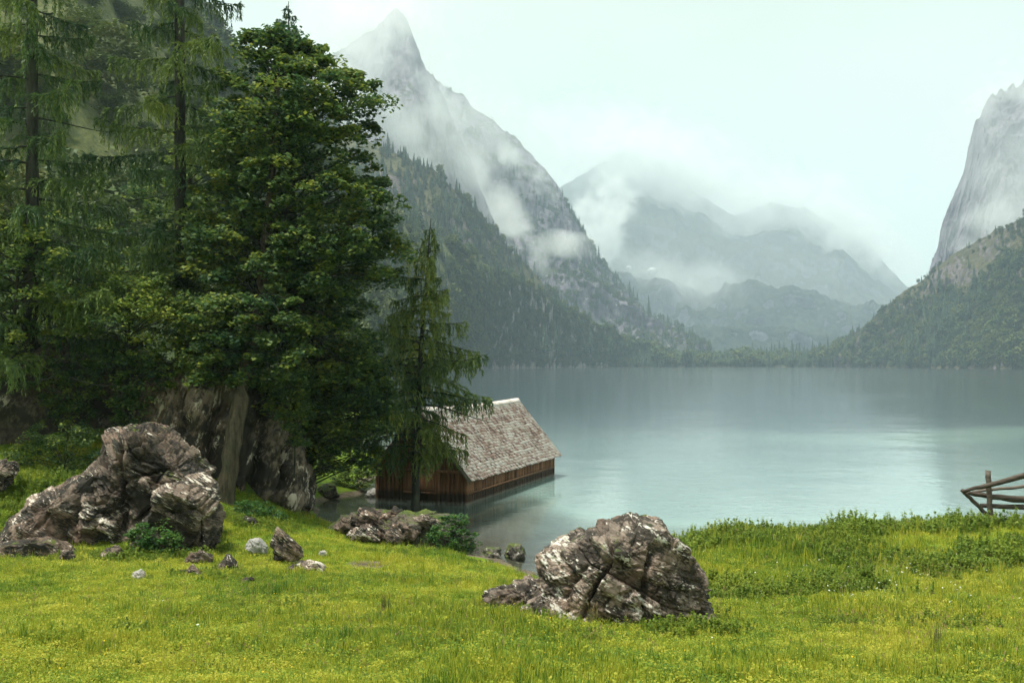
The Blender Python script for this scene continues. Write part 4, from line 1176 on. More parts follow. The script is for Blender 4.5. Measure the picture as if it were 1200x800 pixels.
# ------------------------------------------------------------------ log fence by the right edge
Yf = 37.0
def fp(px, py, dy=0.0):
    return at(px, py, Yf + dy)
fence = link('log_fence', None, loc=tuple(fp(1158, 600)), label='end of an old log fence reaching over the water at right edge', cat='fence')
fo = fp(1158, 600)
def flog(name, pts, rad, n=9):
    g = Geo()
    P = resample(np.array(pts) - fo, 10)
    P += 0.012 * RNG.normal(size=P.shape)
    g.tube(P, np.linspace(rad[0], rad[1], 10), n, wob=0.07)
    link(name, g.mesh(name, M['log']), fence)
flog('post', [fp(1161, 612), fp(1157.5, 551.5)], (0.105, 0.095))
flog('rail', [fp(1128, 575.5, -0.25), fp(1160, 567.5, -0.2), fp(1262, 541, -0.1)], (0.055, 0.13))
flog('rail', [fp(1140, 576, 0.22), fp(1175, 572, 0.22), fp(1265, 563, 0.25)], (0.05, 0.07))
flog('rail', [fp(1129, 577, 0.02), fp(1150, 580, 0.18), fp(1185, 584, 0.2), fp(1270, 588, 0.2)], (0.06, 0.16))
flog('brace', [fp(1127, 574, -0.1), fp(1142, 588, -0.12), fp(1160, 606, -0.15)], (0.07, 0.08))
flog('rail', [fp(1150, 592, 0.1), fp(1200, 594, 0.2), fp(1270, 596, 0.2)], (0.08, 0.12))
flog('post', [fp(1238, 610), fp(1236, 540)], (0.10, 0.09))

# ------------------------------------------------------------------ broadleaf trees and bushes
def crown_points(env, Y, n, rng, thick=1.0, shell=0.55, cy=None):
    """clump centres inside a crown whose sides (row: left px, right px) are those of `env`; round in plan"""
    env = np.array(env, float)
    ys = env[:, 0]
    out = []
    wsum = (env[:, 2] - env[:, 1])
    while len(out) < n:
        y = rng.uniform(ys[0], ys[-1])
        l, r = np.interp(y, ys, env[:, 1]), np.interp(y, ys, env[:, 2])
        if rng.random() > (r - l) / wsum.max(): continue
        th = rng.uniform(0, 2 * np.pi)
        rr = rng.random() ** (0.5 * (1 - shell) + 0.12)
        c, hw = (l + r) / 2, (r - l) / 2
        px = c + math.cos(th) * rr * hw
        dy = math.sin(th) * rr * hw / F * Y * thick
        out.append(at(px, y, Y + dy))
    return np.array(out)
def foliage(cens, rng, per, rad, leaf, flat=0.42, up=0.5, tintamp=0.3, droop=0.3):
    g = Geo()
    for c in cens:
        n = int(per * rng.uniform(0.6, 1.35))
        r = rad * rng.uniform(0.5, 1.5)
        q = rng.normal(size=(n, 3))
        q /= np.linalg.norm(q, axis=1)[:, None]
        q *= (rng.random((n, 1)) ** 0.45) * r
        q[:, 2] = q[:, 2] * flat - droop * (np.hypot(q[:, 0], q[:, 1]) / r) ** 2 * r * 0.6
        tx, ty = rng.normal(0, 0.22, 2)
        q[:, 2] += q[:, 0] * tx + q[:, 1] * ty
        v, t = leaves(c + q, leaf, up, rng, droop=0.35)
        base = np.clip(rng.normal(0.44, 0.14), 0, 1)
        tint = np.repeat(np.clip(base + rng.normal(0, tintamp * 0.75, n), 0, 1), 4)
        g.add(v, t=t, tint=tint)
    return g
def limbs(spine, srad, cens, rng, frac=0.5, rmin=0.012, thick=0.35, kmin=3):
    g = Geo()
    spine = np.array(spine, float)
    S = resample(spine, 24)
    rr = np.interp(np.linspace(0, 1, 24), np.linspace(0, 1, len(srad)), srad)
    g.tube(S + 0.03 * rng.normal(size=S.shape) * rr[:, None] * 3, rr, 10, wob=0.08)
    tr = g
    g = Geo()
    for c in cens:
        if rng.random() > frac: continue
        d = np.linalg.norm(S[:, :2] - c[:2], axis=1)
        zz = c[2] - 0.38 * d
        k = int(np.clip(np.argmin(np.abs(S[:, 2] - zz)), kmin, 22))
        a = S[k]
        ln_ = np.linalg.norm(c - a)
        r0 = min(rr[k] * 0.55, rmin + thick * 0.035 * ln_ ** 0.8)
        mid = a * 0.5 + c * 0.5 + np.array([0, 0, 0.10 * ln_]) + rng.normal(0, 0.05 * ln_, 3)
        tt = np.linspace(0, 1, 7)[:, None]
        P = a * (1 - tt) ** 2 + 2 * mid * tt * (1 - tt) + c * tt ** 2
        P[1:-1] += rng.normal(0, 0.02 * ln_, (5, 3))
        g.tube(P, np.linspace(r0, rmin * 0.6, 7), 5, cap=False)
    return tr, g
def broadleaf(name, label, cat, env, Y, spine, srad, n, per, rad, leaf, mat, bark, seed, thick=1.0, frac=0.5, group=None, extra=None, kmin=3, **kw):
    rng = np.random.default_rng(seed)
    cens = crown_points(env, Y, n, rng, thick)
    if extra is not None:
        cens = np.vstack([cens, [at(*e) for e in extra]])
    sp = [at(*p) for p in spine]
    base = sp[0]
    e = link(name, None, loc=tuple(base), label=label, cat=cat, group=group)
    g = foliage(cens - base, rng, per, rad, leaf, **kw)
    link('crown', g.mesh('crown', mat), e)
    tr, g = limbs(np.array(sp) - base, srad, cens - base, rng, frac, kmin=kmin)
    link('trunk', tr.mesh('trunk', bark, True), e)
    if g.n:
        link('limbs', g.mesh('limbs', M['bark_dark'], True), e)
    return e

broadleaf('maple_tree', 'big dark green maple towering over the cliff left of the boathouse', 'tree',
          [(38, 286, 338), (62, 272, 385), (88, 256, 424), (120, 248, 446), (150, 246, 440), (176, 244, 432), (200, 236, 458), (236, 226, 464), (275, 212, 474), (315, 204, 472), (355, 204, 448), (400, 212, 440), (440, 232, 444), (470, 262, 446), (500, 310, 440)],
          43.5, [(261, 604, 38.9), (267, 560, 38.9), (275, 510, 39.0), (285, 450, 39.4), (302, 370, 41.6), (312, 280, 43.5), (322, 170, 43.5), (326, 70, 43.5)], (0.40, 0.34, 0.33, 0.32, 0.29, 0.22, 0.13, 0.05), 820, 110, 0.66, 0.20, M['maple'], M['bark_tan'], 5, 0.8, 0.45,
          extra=[(448, 232, 43), (462, 234, 42.6), (440, 215, 43.5), (448, 120, 43.3), (436, 100, 43), (420, 88, 43.6), (470, 290, 43), (476, 300, 42.4), (455, 262, 43.4), (300, 44, 43.5), (318, 36, 43.2)] + [(x, y, 38.6 + 0.8 * ((x * 7 + y) % 3)) for x in range(232, 345, 16) for y in range(352, 452, 22)], kmin=14)
broadleaf('young_maple', 'leafy young maple hanging over the inlet right of the cliff', 'tree',
          [(400, 360, 446), (430, 352, 462), (460, 348, 464), (490, 350, 458), (520, 352, 448), (550, 358, 440)],
          43.2, [(352, 590, 42.6), (362, 540, 42.8), (366, 480, 43), (372, 420, 43.2)], (0.13, 0.11, 0.09, 0.04), 230, 110, 0.55, 0.17, M['maple'], M['bark_dark'], 8, 0.9, 0.6)
broadleaf('young_maple', 'yellow-green young maple at left edge beside the first spruce trunk', 'tree',
          [(205, -40, 22), (260, -50, 50), (300, -60, 96), (340, -60, 120), (380, -60, 112), (415, -40, 90)],
          40.8, [(14, 500, 41.5), (12, 420, 41.2), (20, 330, 41), (30, 260, 41)], (0.10, 0.09, 0.07, 0.03), 120, 80, 0.5, 0.16, M['shrub'], M['bark_dark'], 9, 0.9, 0.7)
broadleaf('hazel_bush', 'light green hazel bush on the cliff top between the two spruces', 'bush',
          [(318, 110, 180), (345, 84, 215), (375, 80, 232), (405, 96, 225), (425, 120, 205)],
          40.8, [(150, 446, 41), (150, 410, 40.8), (152, 360, 40.6)], (0.07, 0.06, 0.03), 120, 75, 0.48, 0.15, M['shrub'], M['bark_dark'], 10, 1.0, 0.7)
broadleaf('hazel_bush', 'dense green bush on the cliff top below the big maple', 'bush',
          [(345, 196, 262), (375, 184, 300), (405, 180, 322), (430, 186, 318), (452, 225, 300)],
          40.6, [(246, 460, 40.8), (248, 425, 40.6), (246, 380, 40.4)], (0.08, 0.06, 0.03), 120, 75, 0.48, 0.15, M['maple'], M['bark_dark'], 11, 0.8, 0.7)
broadleaf('beech_tree', 'dark broadleaf tree behind the second spruce trunk', 'tree',
          [(130, 225, 285), (170, 200, 300), (220, 150, 300), (270, 130, 290), (320, 120, 280), (365, 140, 270)],
          50, [(215, 470, 50), (212, 360, 50), (218, 240, 50), (232, 150, 50)], (0.26, 0.22, 0.15, 0.05), 150, 95, 0.75, 0.20, M['maple'], M['bark_dark'], 12, 0.8, 0.6)
broadleaf('beech_tree', 'shadowy broadleaf tree deep behind the left cliff', 'tree',
          [(240, 40, 120), (280, 10, 160), (330, -20, 190), (380, -20, 200), (415, 0, 190)],
          54, [(100, 440, 54), (98, 360, 54), (92, 260, 54)], (0.24, 0.2, 0.06), 130, 90, 0.8, 0.2, M['maple'], M['bark_dark'], 13, 0.7, 0.6)
broadleaf('hanging_bush', 'dark leafy growth hanging down the shaded cliff at far left', 'bush',
          [(418, 40, 110), (440, 20, 130), (465, 40, 120), (490, 60, 110), (508, 66, 100)], 40.2, [(78, 530, 40.3), (78, 480, 40.2), (80, 430, 40.1)], (0.04, 0.03, 0.015), 90, 60, 0.36, 0.12, M['maple'], M['bark_dark'], 24, 0.35, 0.5)
broadleaf('hanging_bush', 'dark leafy growth on the cliff edge above the layered boulder', 'bush',
          [(415, 118, 215), (432, 112, 230), (452, 120, 205), (476, 128, 175), (496, 132, 160)], 39.6, [(145, 520, 39.9), (148, 470, 39.8), (150, 425, 39.7)], (0.04, 0.03, 0.015), 90, 60, 0.36, 0.12, M['maple'], M['bark_dark'], 25, 0.35, 0.5)
broadleaf('hanging_bush', 'leafy growth hanging over the cliff right of the trunk', 'bush',
          [(430, 292, 352), (450, 296, 362), (475, 312, 362), (500, 335, 362), (520, 345, 362)], 39.9, [(345, 560, 40.3), (346, 500, 40.2), (335, 440, 40.1)], (0.04, 0.03, 0.015), 80, 60, 0.36, 0.12, M['maple'], M['bark_dark'], 26, 0.35, 0.5)
broadleaf('leafy_bush', 'small leafy bush growing on the mossy outcrop', 'bush',
          [(604, 512, 545), (618, 500, 556), (634, 498, 560), (650, 505, 552)], 36.6, [(530, 656, 36.8), (530, 630, 36.6)], (0.03, 0.015), 60, 60, 0.22, 0.085, M['bush'], M['bark_dark'], 14, 0.6, 0.6)
broadleaf('leafy_bush', 'weedy green bush at the foot of the angular dark boulder', 'bush',
          [(612, 160, 195), (625, 150, 210), (640, 150, 214), (652, 160, 205)], 27.9, [(182, 656, 27.9), (182, 636, 27.9)], (0.02, 0.01), 60, 55, 0.2, 0.075, M['bush'], M['bark_dark'], 15, 0.5, 0.6)
broadleaf('leafy_bush', 'low bush tucked between the layered boulder and the cliff foot', 'bush',
          [(586, 262, 300), (596, 256, 330), (606, 260, 345), (612, 270, 335)], 38.0, [(300, 618, 38), (300, 604, 38)], (0.02, 0.01), 50, 55, 0.24, 0.09, M['bush'], M['bark_dark'], 16, 0.5, 0.6)
broadleaf('leafy_bush', 'bright green shrub on the grassy spit behind the small inlet', 'bush',
          [(548, 398, 430), (558, 388, 440), (570, 390, 440), (576, 396, 436)], 54.2, [(415, 582, 54.2), (415, 566, 54.2)], (0.03, 0.015), 70, 60, 0.32, 0.11, M['shrub'], M['bark_dark'], 18, 0.6, 0.6)
broadleaf('leafy_bush', 'dark shrubs edge beside the left grassy bank under the cliff', 'bush',
          [(500, 40, 110), (520, 10, 120), (540, 0, 118), (560, 60, 110)], 38.5, [(78, 580, 38.5), (76, 545, 38.5)], (0.04, 0.02), 70, 60, 0.35, 0.11, M['maple'], M['bark_dark'], 19, 0.5, 0.6)

# ------------------------------------------------------------------ conifers with hanging twigs
def conifer(name, label, spine, srad, z0, z1, blen, nbr, seed, mat, Y, twig=0.55, tstep=0.10, sparse=0.0, group=None, droop=0.28, rise=0.10, dead=0, needle=0.05, vary=0.28):
    """spine: pixels of the trunk; branches between heights z0..z1 (fractions of the trunk); blen(f) = branch length at fraction f"""
    rng = np.random.default_rng(seed)
    sp = np.array([at(*p) for p in spine])
    base = sp[0].copy()
    S = resample(sp - base, 60)
    e = link(name, None, loc=tuple(base), label=label, cat='tree', group=group)
    g = Geo()
    rr = np.interp(np.linspace(0, 1, 60), np.linspace(0, 1, len(srad)), srad)
    g.tube(S, rr, 9, wob=0.06)
    tw_v, tw_t, tw_a = [], [], []
    cnt = 0
    az = rng.uniform(0, 6.28)
    for b in range(nbr):
        f = z0 + (z1 - z0) * (b + rng.uniform(-0.4, 0.4)) / nbr
        f = min(max(f, 0.02), 0.995)
        k = f * 59
        i = int(k); o = S[i] * (1 - (k - i)) + S[min(i + 1, 59)] * (k - i)
        az += 2.4 + rng.uniform(-0.5, 0.5)
        ln_ = blen(f) * rng.uniform(0.95 - vary, 0.95 + vary)
        m = 9
        s = np.linspace(0, 1, m)
        dr_ = droop * rng.uniform(0.5, 1.5)
        hx = s * ln_
        hz = ln_ * (rise * s - dr_ * s ** 1.5 + 0.16 * s ** 4)
        bend = rng.normal(0, 0.12)
        P = o + np.c_[np.cos(az + bend * s) * hx, np.sin(az + bend * s) * hx, hz]
        r0 = min(rr[i] * 0.45, 0.012 + 0.011 * ln_)
        g.tube(P, np.linspace(r0, 0.006, m), 5, cap=False)
        if rng.random() < dead: continue
        # side twigs: a flat spray near the axis with curtains hanging down from it
        nt = max(3, int(ln_ / tstep * (1 - sparse)))
        bt = np.clip(rng.normal(0.45, 0.2), 0, 1)
        u = 0.10 + 0.90 * (np.arange(nt) + rng.random(nt)) / nt
        u = np.minimum(u, 1.0)
        p = np.c_[[np.interp(u * (m - 1), np.arange(m), P[:, q]) for q in range(3)]].T
        sd = az + bend + rng.choice((-1, 1), nt) * rng.uniform(0.6, 1.5, nt)
        sl = ln_ * 0.24 * (1.15 - u) * rng.uniform(0.2, 1.2, nt) + 0.10
        tl = twig * rng.uniform(0.35, 1.4, nt) * (0.5 + 0.65 * np.sin(np.pi * np.minimum(1, u * 0.9)))
        ns = 4
        ss = np.linspace(0, 1, ns + 1)
        Q = p[:, None, :] + np.c_[np.cos(sd), np.sin(sd), 0 * sd][:, None, :] * (sl[:, None] * (1 - (1 - ss) ** 2)[None])[:, :, None]
        Q[:, :, 2] += -tl[:, None] * ss[None] ** 1.7 + 0.04 * ss[None]
        Q += rng.normal(0, 0.018, Q.shape)
        nw = 6
        A_, B_ = Q[:, :-1, None, :], Q[:, 1:, None, :]
        c = A_ + (B_ - A_) * rng.random((nt, ns, nw, 1))
        d = np.broadcast_to(B_ - A_, c.shape); d = d / (np.linalg.norm(d, axis=-1, keepdims=True) + 1e-9)
        sid = rng.normal(size=c.shape); sid -= d * (sid * d).sum(-1, keepdims=True); sid /= np.linalg.norm(sid, axis=-1, keepdims=True) + 1e-9
        hl = needle * rng.uniform(1.2, 2.8, c.shape[:3])[..., None]
        tip = c + d * hl + sid * hl * 0.6
        nn = np.cross(d, sid) * needle * 0.30
        vv = np.stack([c - nn, c + nn, tip + nn * 0.6, tip - nn * 0.4 + d * 0.02], -2).reshape(-1, 3)
        tw_v.append(vv)
        ta = np.clip(bt + rng.normal(0, 0.15, c.shape[:3]) + 0.15 * (ss[:-1] > 0.55)[None, :, None], 0, 1).ravel()
        tw_a.append(np.repeat(ta, 4))
        kq = cnt + np.arange(len(vv) // 4)[:, None] * 4
        tw_t.append(np.concatenate([kq + np.array([[0, 1, 2]]), kq + np.array([[0, 2, 3]])]))
        cnt += len(vv)
    link('trunk', g.mesh('trunk', M['bark_dark'], True), e)
    link('crown', np_mesh('crown', np.vstack(tw_v), np.vstack(tw_t), mat, {'tint': np.concatenate(tw_a)}), e)
    return e

conifer('spruce_tree', 'tall spruce with hanging twigs at the left edge of the photo', [(30, 500, 41.5), (33, 430, 41.5), (38, 250, 41.5), (38, 0, 41.5), (42, -420, 41.5)], (0.55, 0.36, 0.26, 0.20, 0.03),
        0.20, 0.97, lambda f: 5.6 * (1.0 - f) ** 0.75 + 0.6, 80, 3, M['spruce'], 41.5, twig=0.85, tstep=0.066, dead=0.14, needle=0.07)
conifer('spruce_tree', 'tall spruce with bare straight trunk between the left spruce and the maple', [(214, 480, 45), (212, 300, 45), (210, 0, 45), (212, -330, 45)], (0.36, 0.27, 0.22, 0.03),
        0.25, 0.97, lambda f: 4.6 * (1.0 - f) ** 0.75 + 0.5, 74, 4, M['spruce'], 45, twig=0.85, tstep=0.066, dead=0.16, needle=0.07)
conifer('spruce_tree', 'spruce whose pointed top pokes out above the big maple', [(345, 520, 46.5), (342, 250, 46.5), (338, 2, 46.5)], (0.28, 0.2, 0.015),
        0.25, 0.985, lambda f: 3.4 * (1.0 - f) ** 0.8 + 0.22, 90, 6, M['spruce'], 46.5, twig=0.4, tstep=0.07, droop=0.12, rise=0.25, needle=0.06)
conifer('larch_tree', 'slender drooping larch in front of the boathouse gable', [(486, 612, 46.6), (488, 520, 46.6), (494, 400, 46.6), (505, 256, 46.6)], (0.21, 0.17, 0.11, 0.012),
        0.27, 0.985, lambda f: float(np.interp(f, [0.25, 0.35, 0.5, 0.62, 0.72, 0.85, 1.0], [1.0, 2.4, 3.7, 3.1, 1.9, 1.0, 0.15])), 84, 17, M['larch'], 46.6, twig=0.8, tstep=0.085, droop=0.48, rise=0.26, dead=0.06, needle=0.07, vary=0.45)

# ------------------------------------------------------------------ meadow
def tuft(seed, n, hgt, spread, wid, lean=0.5, mat=None):
    rng = np.random.default_rng(seed)
    g = Geo()
    for _ in range(n):
        a, r = rng.uniform(0, 6.28), spread * math.sqrt(rng.random())
        b = np.array([math.cos(a) * r, math.sin(a) * r, -0.01])
        h = hgt * rng.uniform(0.45, 1.2)
        la = rng.uniform(0, 6.28); ll = lean * h * rng.uniform(0.2, 1.3)
        d = np.array([math.cos(la), math.sin(la), 0])
        s = np.array([-d[1], d[0], 0]) * wid * rng.uniform(0.6, 1.3)
        m = b + d * ll * 0.35 + np.array([0, 0, h * 0.6])
        t = b + d * ll + np.array([0, 0, h * (1 - 0.25 * ll / h)])
        g.add([b - s, b + s, m + s * 0.8, m - s * 0.8, t], [[0, 1, 2, 3]], [[3, 2, 4]], tint=rng.uniform(0, 1))
    return g.mesh('grass_tuft', mat or M['grass'])
def clover(seed, n=44, mat=None):
    rng = np.random.default_rng(seed)
    c = np.c_[rng.normal(0, 0.08, (n, 2)), rng.uniform(0.02, 0.10, n)]
    g = Geo()
    v, t = leaves(c, 0.026, 0.55, rng)
    g.add(v, t=t, tint=np.repeat(rng.random(n), 4))
    return g.mesh('clover', mat or M['grass'])
def herb(seed, hgt, nl, leaf, spread):
    rng = np.random.default_rng(seed)
    g = Geo()
    for s in range(3):
        a = rng.uniform(0, 6.28); lean = rng.uniform(0, 0.3)
        b = np.array([rng.normal(0, spread), rng.normal(0, spread), 0])
        h = hgt * rng.uniform(0.6, 1.1)
        top = b + np.array([math.cos(a) * lean * h, math.sin(a) * lean * h, h])
        g.tube([b, (b + top) / 2 + rng.normal(0, 0.01, 3), top], [0.008, 0.006, 0.003], 4, 0.4, cap=False)
        f = rng.random(nl) ** 0.7
        c = b + (top - b) * f[:, None] + rng.normal(0, 0.05 * (1.3 - f)[:, None] * hgt / 0.6, (nl, 3)) * np.array([1, 1, 0.35])
        v, t = leaves(c, leaf * (1.25 - 0.6 * f), 0.5, rng, 0.3)
        g.add(v, t=t, tint=np.repeat(np.clip(rng.normal(0.5, 0.2, nl), 0, 1), 4))
    return g.mesh('herb', M['herb'])
GV = [tuft(1, 22, 0.085, 0.10, 0.0045), tuft(2, 22, 0.10, 0.11, 0.0045), tuft(3, 26, 0.07, 0.11, 0.005), clover(4), clover(5, 56), tuft(6, 16, 0.19, 0.07, 0.0045, 0.35), tuft(7, 14, 0.30, 0.10, 0.006, 0.45)]
def meadow_pts(n, ya, yb, rng, power=1.0):
    Y = ya + (yb - ya) * rng.random(n) ** power
    X = (rng.random(n) - 0.5) * 2 * (Y * 0.68 + 2.5)
    return X, Y
rng = np.random.default_rng(90)
XS, YS = [], []
for n, ya, yb in ((14000, 6, 9), (36000, 9, 13), (42000, 13, 19), (40000, 19, 27), (31000, 27, 42)):
    x, y = meadow_pts(n, ya, yb, rng)
    XS.append(x); YS.append(y)
X, Y = np.concatenate(XS), np.concatenate(YS)
Z = tz(X, Y)
nz = fbm(np.c_[X / 1.8, Y / 1.8, 0 * X], 4, 5)
keep = (Z > 0.22 + 0.2 * nz) & ~((Y > 40.5) & (X < -9.5))
for px, py, d, r in ((435, 656, 28.5, 0.7), (40, 640, 29, 1.0), (345, 664, 25, 0.3), (600, 690, 22.8, 0.4)):
    c = at(px, py, d)
    keep &= ~((((X - c[0]) / r) ** 2 + ((Y - c[1]) / (1.6 * r)) ** 2 < 1) & (rng.random(len(X)) < 0.75))
X, Y, Z, nz = X[keep], Y[keep], Z[keep], nz[keep]
n = len(X)
pick = rng.random(n)
idx = np.select([pick < 0.26, pick < 0.5, pick < 0.76, pick < 0.83, pick < 0.90, pick < 0.975], [0, 1, 2, 3, 4, 0], 5)
idx = np.where((nz > 0.25) & (rng.random(n) < 0.16), 5, idx)
right = np.clip((X - 3.2) / 3, 0, 1) * np.clip((Y - 20) / 6, 0, 1)            # rougher growth towards the shore on the right
idx = np.where(rng.random(n) < 0.07 * right, 6, idx)
s = rng.uniform(0.7, 1.2, n) * (0.85 + 0.6 * np.clip(nz, 0, 1)) * (1 + 0.022 * np.clip(Y - 12, 0, 20))
scatter('meadow_grass', np.c_[X, Y, Z - 0.005], np.c_[rng.normal(0, 0.1, (n, 2)), rng.uniform(0, 6.28, n)], np.c_[s, s, s * rng.uniform(0.7, 1.15, n)], idx, GV, label='short yellow-green grass covering the meadow', cat='grass')

# taller herbs: along the water on the right, at the foot of rocks, in patches
HV = [herb(1, 0.62, 26, 0.11, 0.08), herb(2, 0.5, 30, 0.10, 0.10), herb(3, 0.75, 24, 0.12, 0.07), herb(4, 0.36, 30, 0.09, 0.13), herb(5, 0.3, 26, 0.12, 0.14)]
HX, HY, HS, HI = [], [], [], []
def herbs(xs, ys, smin, smax, kinds):
    k = len(xs)
    HX.append(xs); HY.append(ys); HS.append(rng.uniform(smin, smax, k)); HI.append(rng.choice(kinds, k))
# edge of the right bank
n = 3000
px = rng.uniform(785, 1290, n)
yy = np.interp(px, [785, 850, 1000, 1100, 1200, 1300], [29.5, 31.0, 31.7, 32.6, 33.2, 34]) + rng.normal(-0.5, 1.2, n)
xx = (px - 600) / F * yy
pn = fbm(np.c_[xx / 1.3, yy / 1.3, 0 * xx], 3, 61)
k = rng.random(n) < np.clip(0.55 + 1.2 * pn, 0.12, 1)
herbs(xx[k], yy[k], 0.3, 1.0, [0, 1, 2, 3, 4])
HS[-1] *= 0.85 + 0.5 * np.clip(pn[k], -0.5, 1)
for (bx, by, rw, th_) in ROCKS:
    k = int(14 + 26 * rw)
    a = rng.uniform(0, 6.28, k)
    q = rng.uniform(0.92, 1.22, k)
    herbs(bx + np.cos(a) * rw * q, by + np.sin(a) * th_ * q, 0.18, 0.45 if rw < 1 else 0.6, [3, 4, 3])
# weedy zone on the right of the meadow
n = 9000
px = rng.uniform(800, 1290, n); yy = rng.uniform(19, 31.5, n)
xx = (px - 600) / F * yy
pn = fbm(np.c_[xx / 2.1, yy / 2.6, 0 * xx], 4, 41)
k = rng.random(n) < np.clip((pn + 0.10) * 2.0, 0, 1) * np.clip((yy - 17.5) / 7, 0, 1)
herbs(xx[k], yy[k], 0.4, 0.85, [3, 4, 3, 1])
# at the left
for px, py, d, r, k, sm in ((180, 655, 27.6, 1.5, 150, 0.55), (120, 655, 27.3, 1.6, 90, 0.45), (250, 640, 29.2, 0.7, 50, 0.5), (300, 620, 36.2, 1.6, 130, 0.6), (60, 565, 34.5, 2.2, 260, 0.6), (20, 590, 33, 1.6, 120, 0.6), (110, 520, 38, 2, 120, 0.7), (335, 640, 28.4, 0.5, 30, 0.4), (250, 684, 23.2, 1.0, 60, 0.35), (330, 710, 17.2, 0.7, 50, 0.32), (150, 745, 13.6, 0.25, 20, 0.4), (700, 752, 13.7, 0.6, 40, 0.3), (820, 745, 14.3, 0.7, 60, 0.45), (840, 690, 19.5, 0.9, 80, 0.45), (610, 722, 16.6, 0.8, 40, 0.3), (480, 662, 31.5, 1.6, 70, 0.4), (405, 690, 21.5, 0.5, 24, 0.32), (1185, 660, 25, 1.3, 190, 0.85), (1130, 668, 24, 0.9, 110, 0.7), (985, 690, 21, 1.0, 110, 0.6), (905, 697, 20, 0.8, 70, 0.5), (1110, 740, 15.5, 0.8, 50, 0.4), (990, 740, 15, 0.6, 40, 0.35), (425, 585, 53, 1.2, 80, 0.7), (400, 590, 52.8, 0.9, 60, 0.6)):
    c = at(px, py, d)
    a, q = rng.uniform(0, 6.28, k), r * np.sqrt(rng.random(k))
    herbs(c[0] + np.cos(a) * q, c[1] + np.sin(a) * q, sm * 0.6, sm * 1.25, [3, 4, 3, 1, 0])
n = 2600
yy = 9.5 + 22 * rng.random(n) ** 1.2; xx = (rng.random(n) - 0.5) * 2 * yy * 0.53
pn = fbm(np.c_[xx / 1.6, yy / 1.6, 0 * xx], 3, 51)
k = rng.random(n) < np.clip(pn * 2.2 + 0.05, 0.02, 1)
herbs(xx[k], yy[k], 0.14, 0.34, [3, 4, 4])
HX, HY, HS, HI = map(np.concatenate, (HX, HY, HS, HI))
HZ = tz(HX, HY)
k = (HZ > 0.12) & ~((HX < -3) & (HY > 36) & (HZ < 0.5))
n = int(k.sum())
scatter('meadow_herbs', np.c_[HX, HY, HZ - 0.01][k], np.c_[rng.normal(0, 0.1, (n, 2)), rng.uniform(0, 6.28, n)], np.c_[HS, HS, HS][k], HI[k], HV, label='leafy green weeds on the bank and around the rocks', cat='weeds')

# seed stalks standing above the grass
def seed_stalk(seed):
    rg = np.random.default_rng(seed)
    g = Geo()
    for _ in range(4):
        b = np.r_[rg.normal(0, 0.04, 2), 0]; t = b + np.r_[rg.normal(0, 0.05, 2), rg.uniform(0.2, 0.36)]
        w = np.array([0.0016, 0, 0])
        g.add([b - w, b + w, t + w * 0.6, t - w * 0.6], [[0, 1, 2, 3]], tint=0.5)
        h = t + (t - b) * 0.2
        w = np.array([0.005, 0.002, 0])
        g.add([t, (t + h) / 2 + w, h, (t + h) / 2 - w], [[0, 1, 2, 3]], tint=0.9)
    return g.mesh('seed_stalk', M['seed'])
m_, t_ = new_mat('seed_head'); finish(t_, ramp(t_, attr(t_, 'tint'), [(0.45, (0.24, 0.27, 0.05)), (0.9, (0.36, 0.25, 0.12))]), 0.8, transl=0.3); M['seed'] = m_
n = 2600
yy = 9.5 + 23 * rng.random(n); xx = (rng.random(n) - 0.5) * 2 * yy * 0.53
k = rng.random(n) < np.clip(0.3 + 1.3 * fbm(np.c_[xx / 2.5, yy / 2.5, 0 * xx], 3, 71) + 0.4 * (xx > 3), 0.04, 1)
xx, yy = xx[k], yy[k]; zz = tz(xx, yy); k = zz > 0.3
xx, yy, zz = xx[k], yy[k], zz[k]; n = len(xx)
sz = rng.uniform(0.6, 1.2, n)
scatter('seed_stalks', np.c_[xx, yy, zz], np.c_[rng.normal(0, 0.12, (n, 2)), rng.uniform(0, 6.28, n)], np.c_[sz, sz, sz], rng.integers(0, 2, n), [seed_stalk(1), seed_stalk(2)], label='thin brown seed stalks rising from the meadow grass', cat='grass')

# flower heads
def flower(mat):
    g = Geo()
    th = np.linspace(0, 2 * np.pi, 7)[:-1]
    ring = np.c_[np.cos(th), np.sin(th), 0.25 + 0 * th] * 0.013
    g.add(np.vstack([ring, [[0, 0, 0.0]]]), t=[[6, j, (j + 1) % 6] for j in range(6)])
    v = np.array([[-.0015, 0, -0.16], [.0015, 0, -0.16], [0, 0, 0]]); g.add(v, t=[[0, 1, 2]])
    return g.mesh('flower', mat)
n = 420
px = np.r_[rng.normal(1040, 70, 120), rng.uniform(820, 1200, 60), rng.uniform(0, 1200, n - 180)]
yy = np.r_[rng.normal(21.5, 2.0, 120), rng.uniform(16, 29, 60), rng.uniform(10, 19, n - 180)]
xx = (px - 600) / F * yy
zz = tz(xx, yy) + rng.uniform(0.10, 0.17, n) + 0.2 * np.r_[np.ones(120), np.zeros(n - 120)] * rng.random(n)
fi = np.r_[np.where(rng.random(180) < 0.8, 0, 1), np.where(rng.random(n - 180) < 0.06, 0, 1)]
s = rng.uniform(0.6, 1.2, n) * np.where(fi == 0, 1.25, 0.8)
scatter('meadow_flowers', np.c_[xx, yy, zz], np.c_[rng.normal(0, 0.3, (n, 2)), 0 * xx], np.c_[s, s, s], fi, [flower(M['petal']), flower(M['ypetal'])], label='white and yellow flower heads dotted over the meadow', cat='flowers')

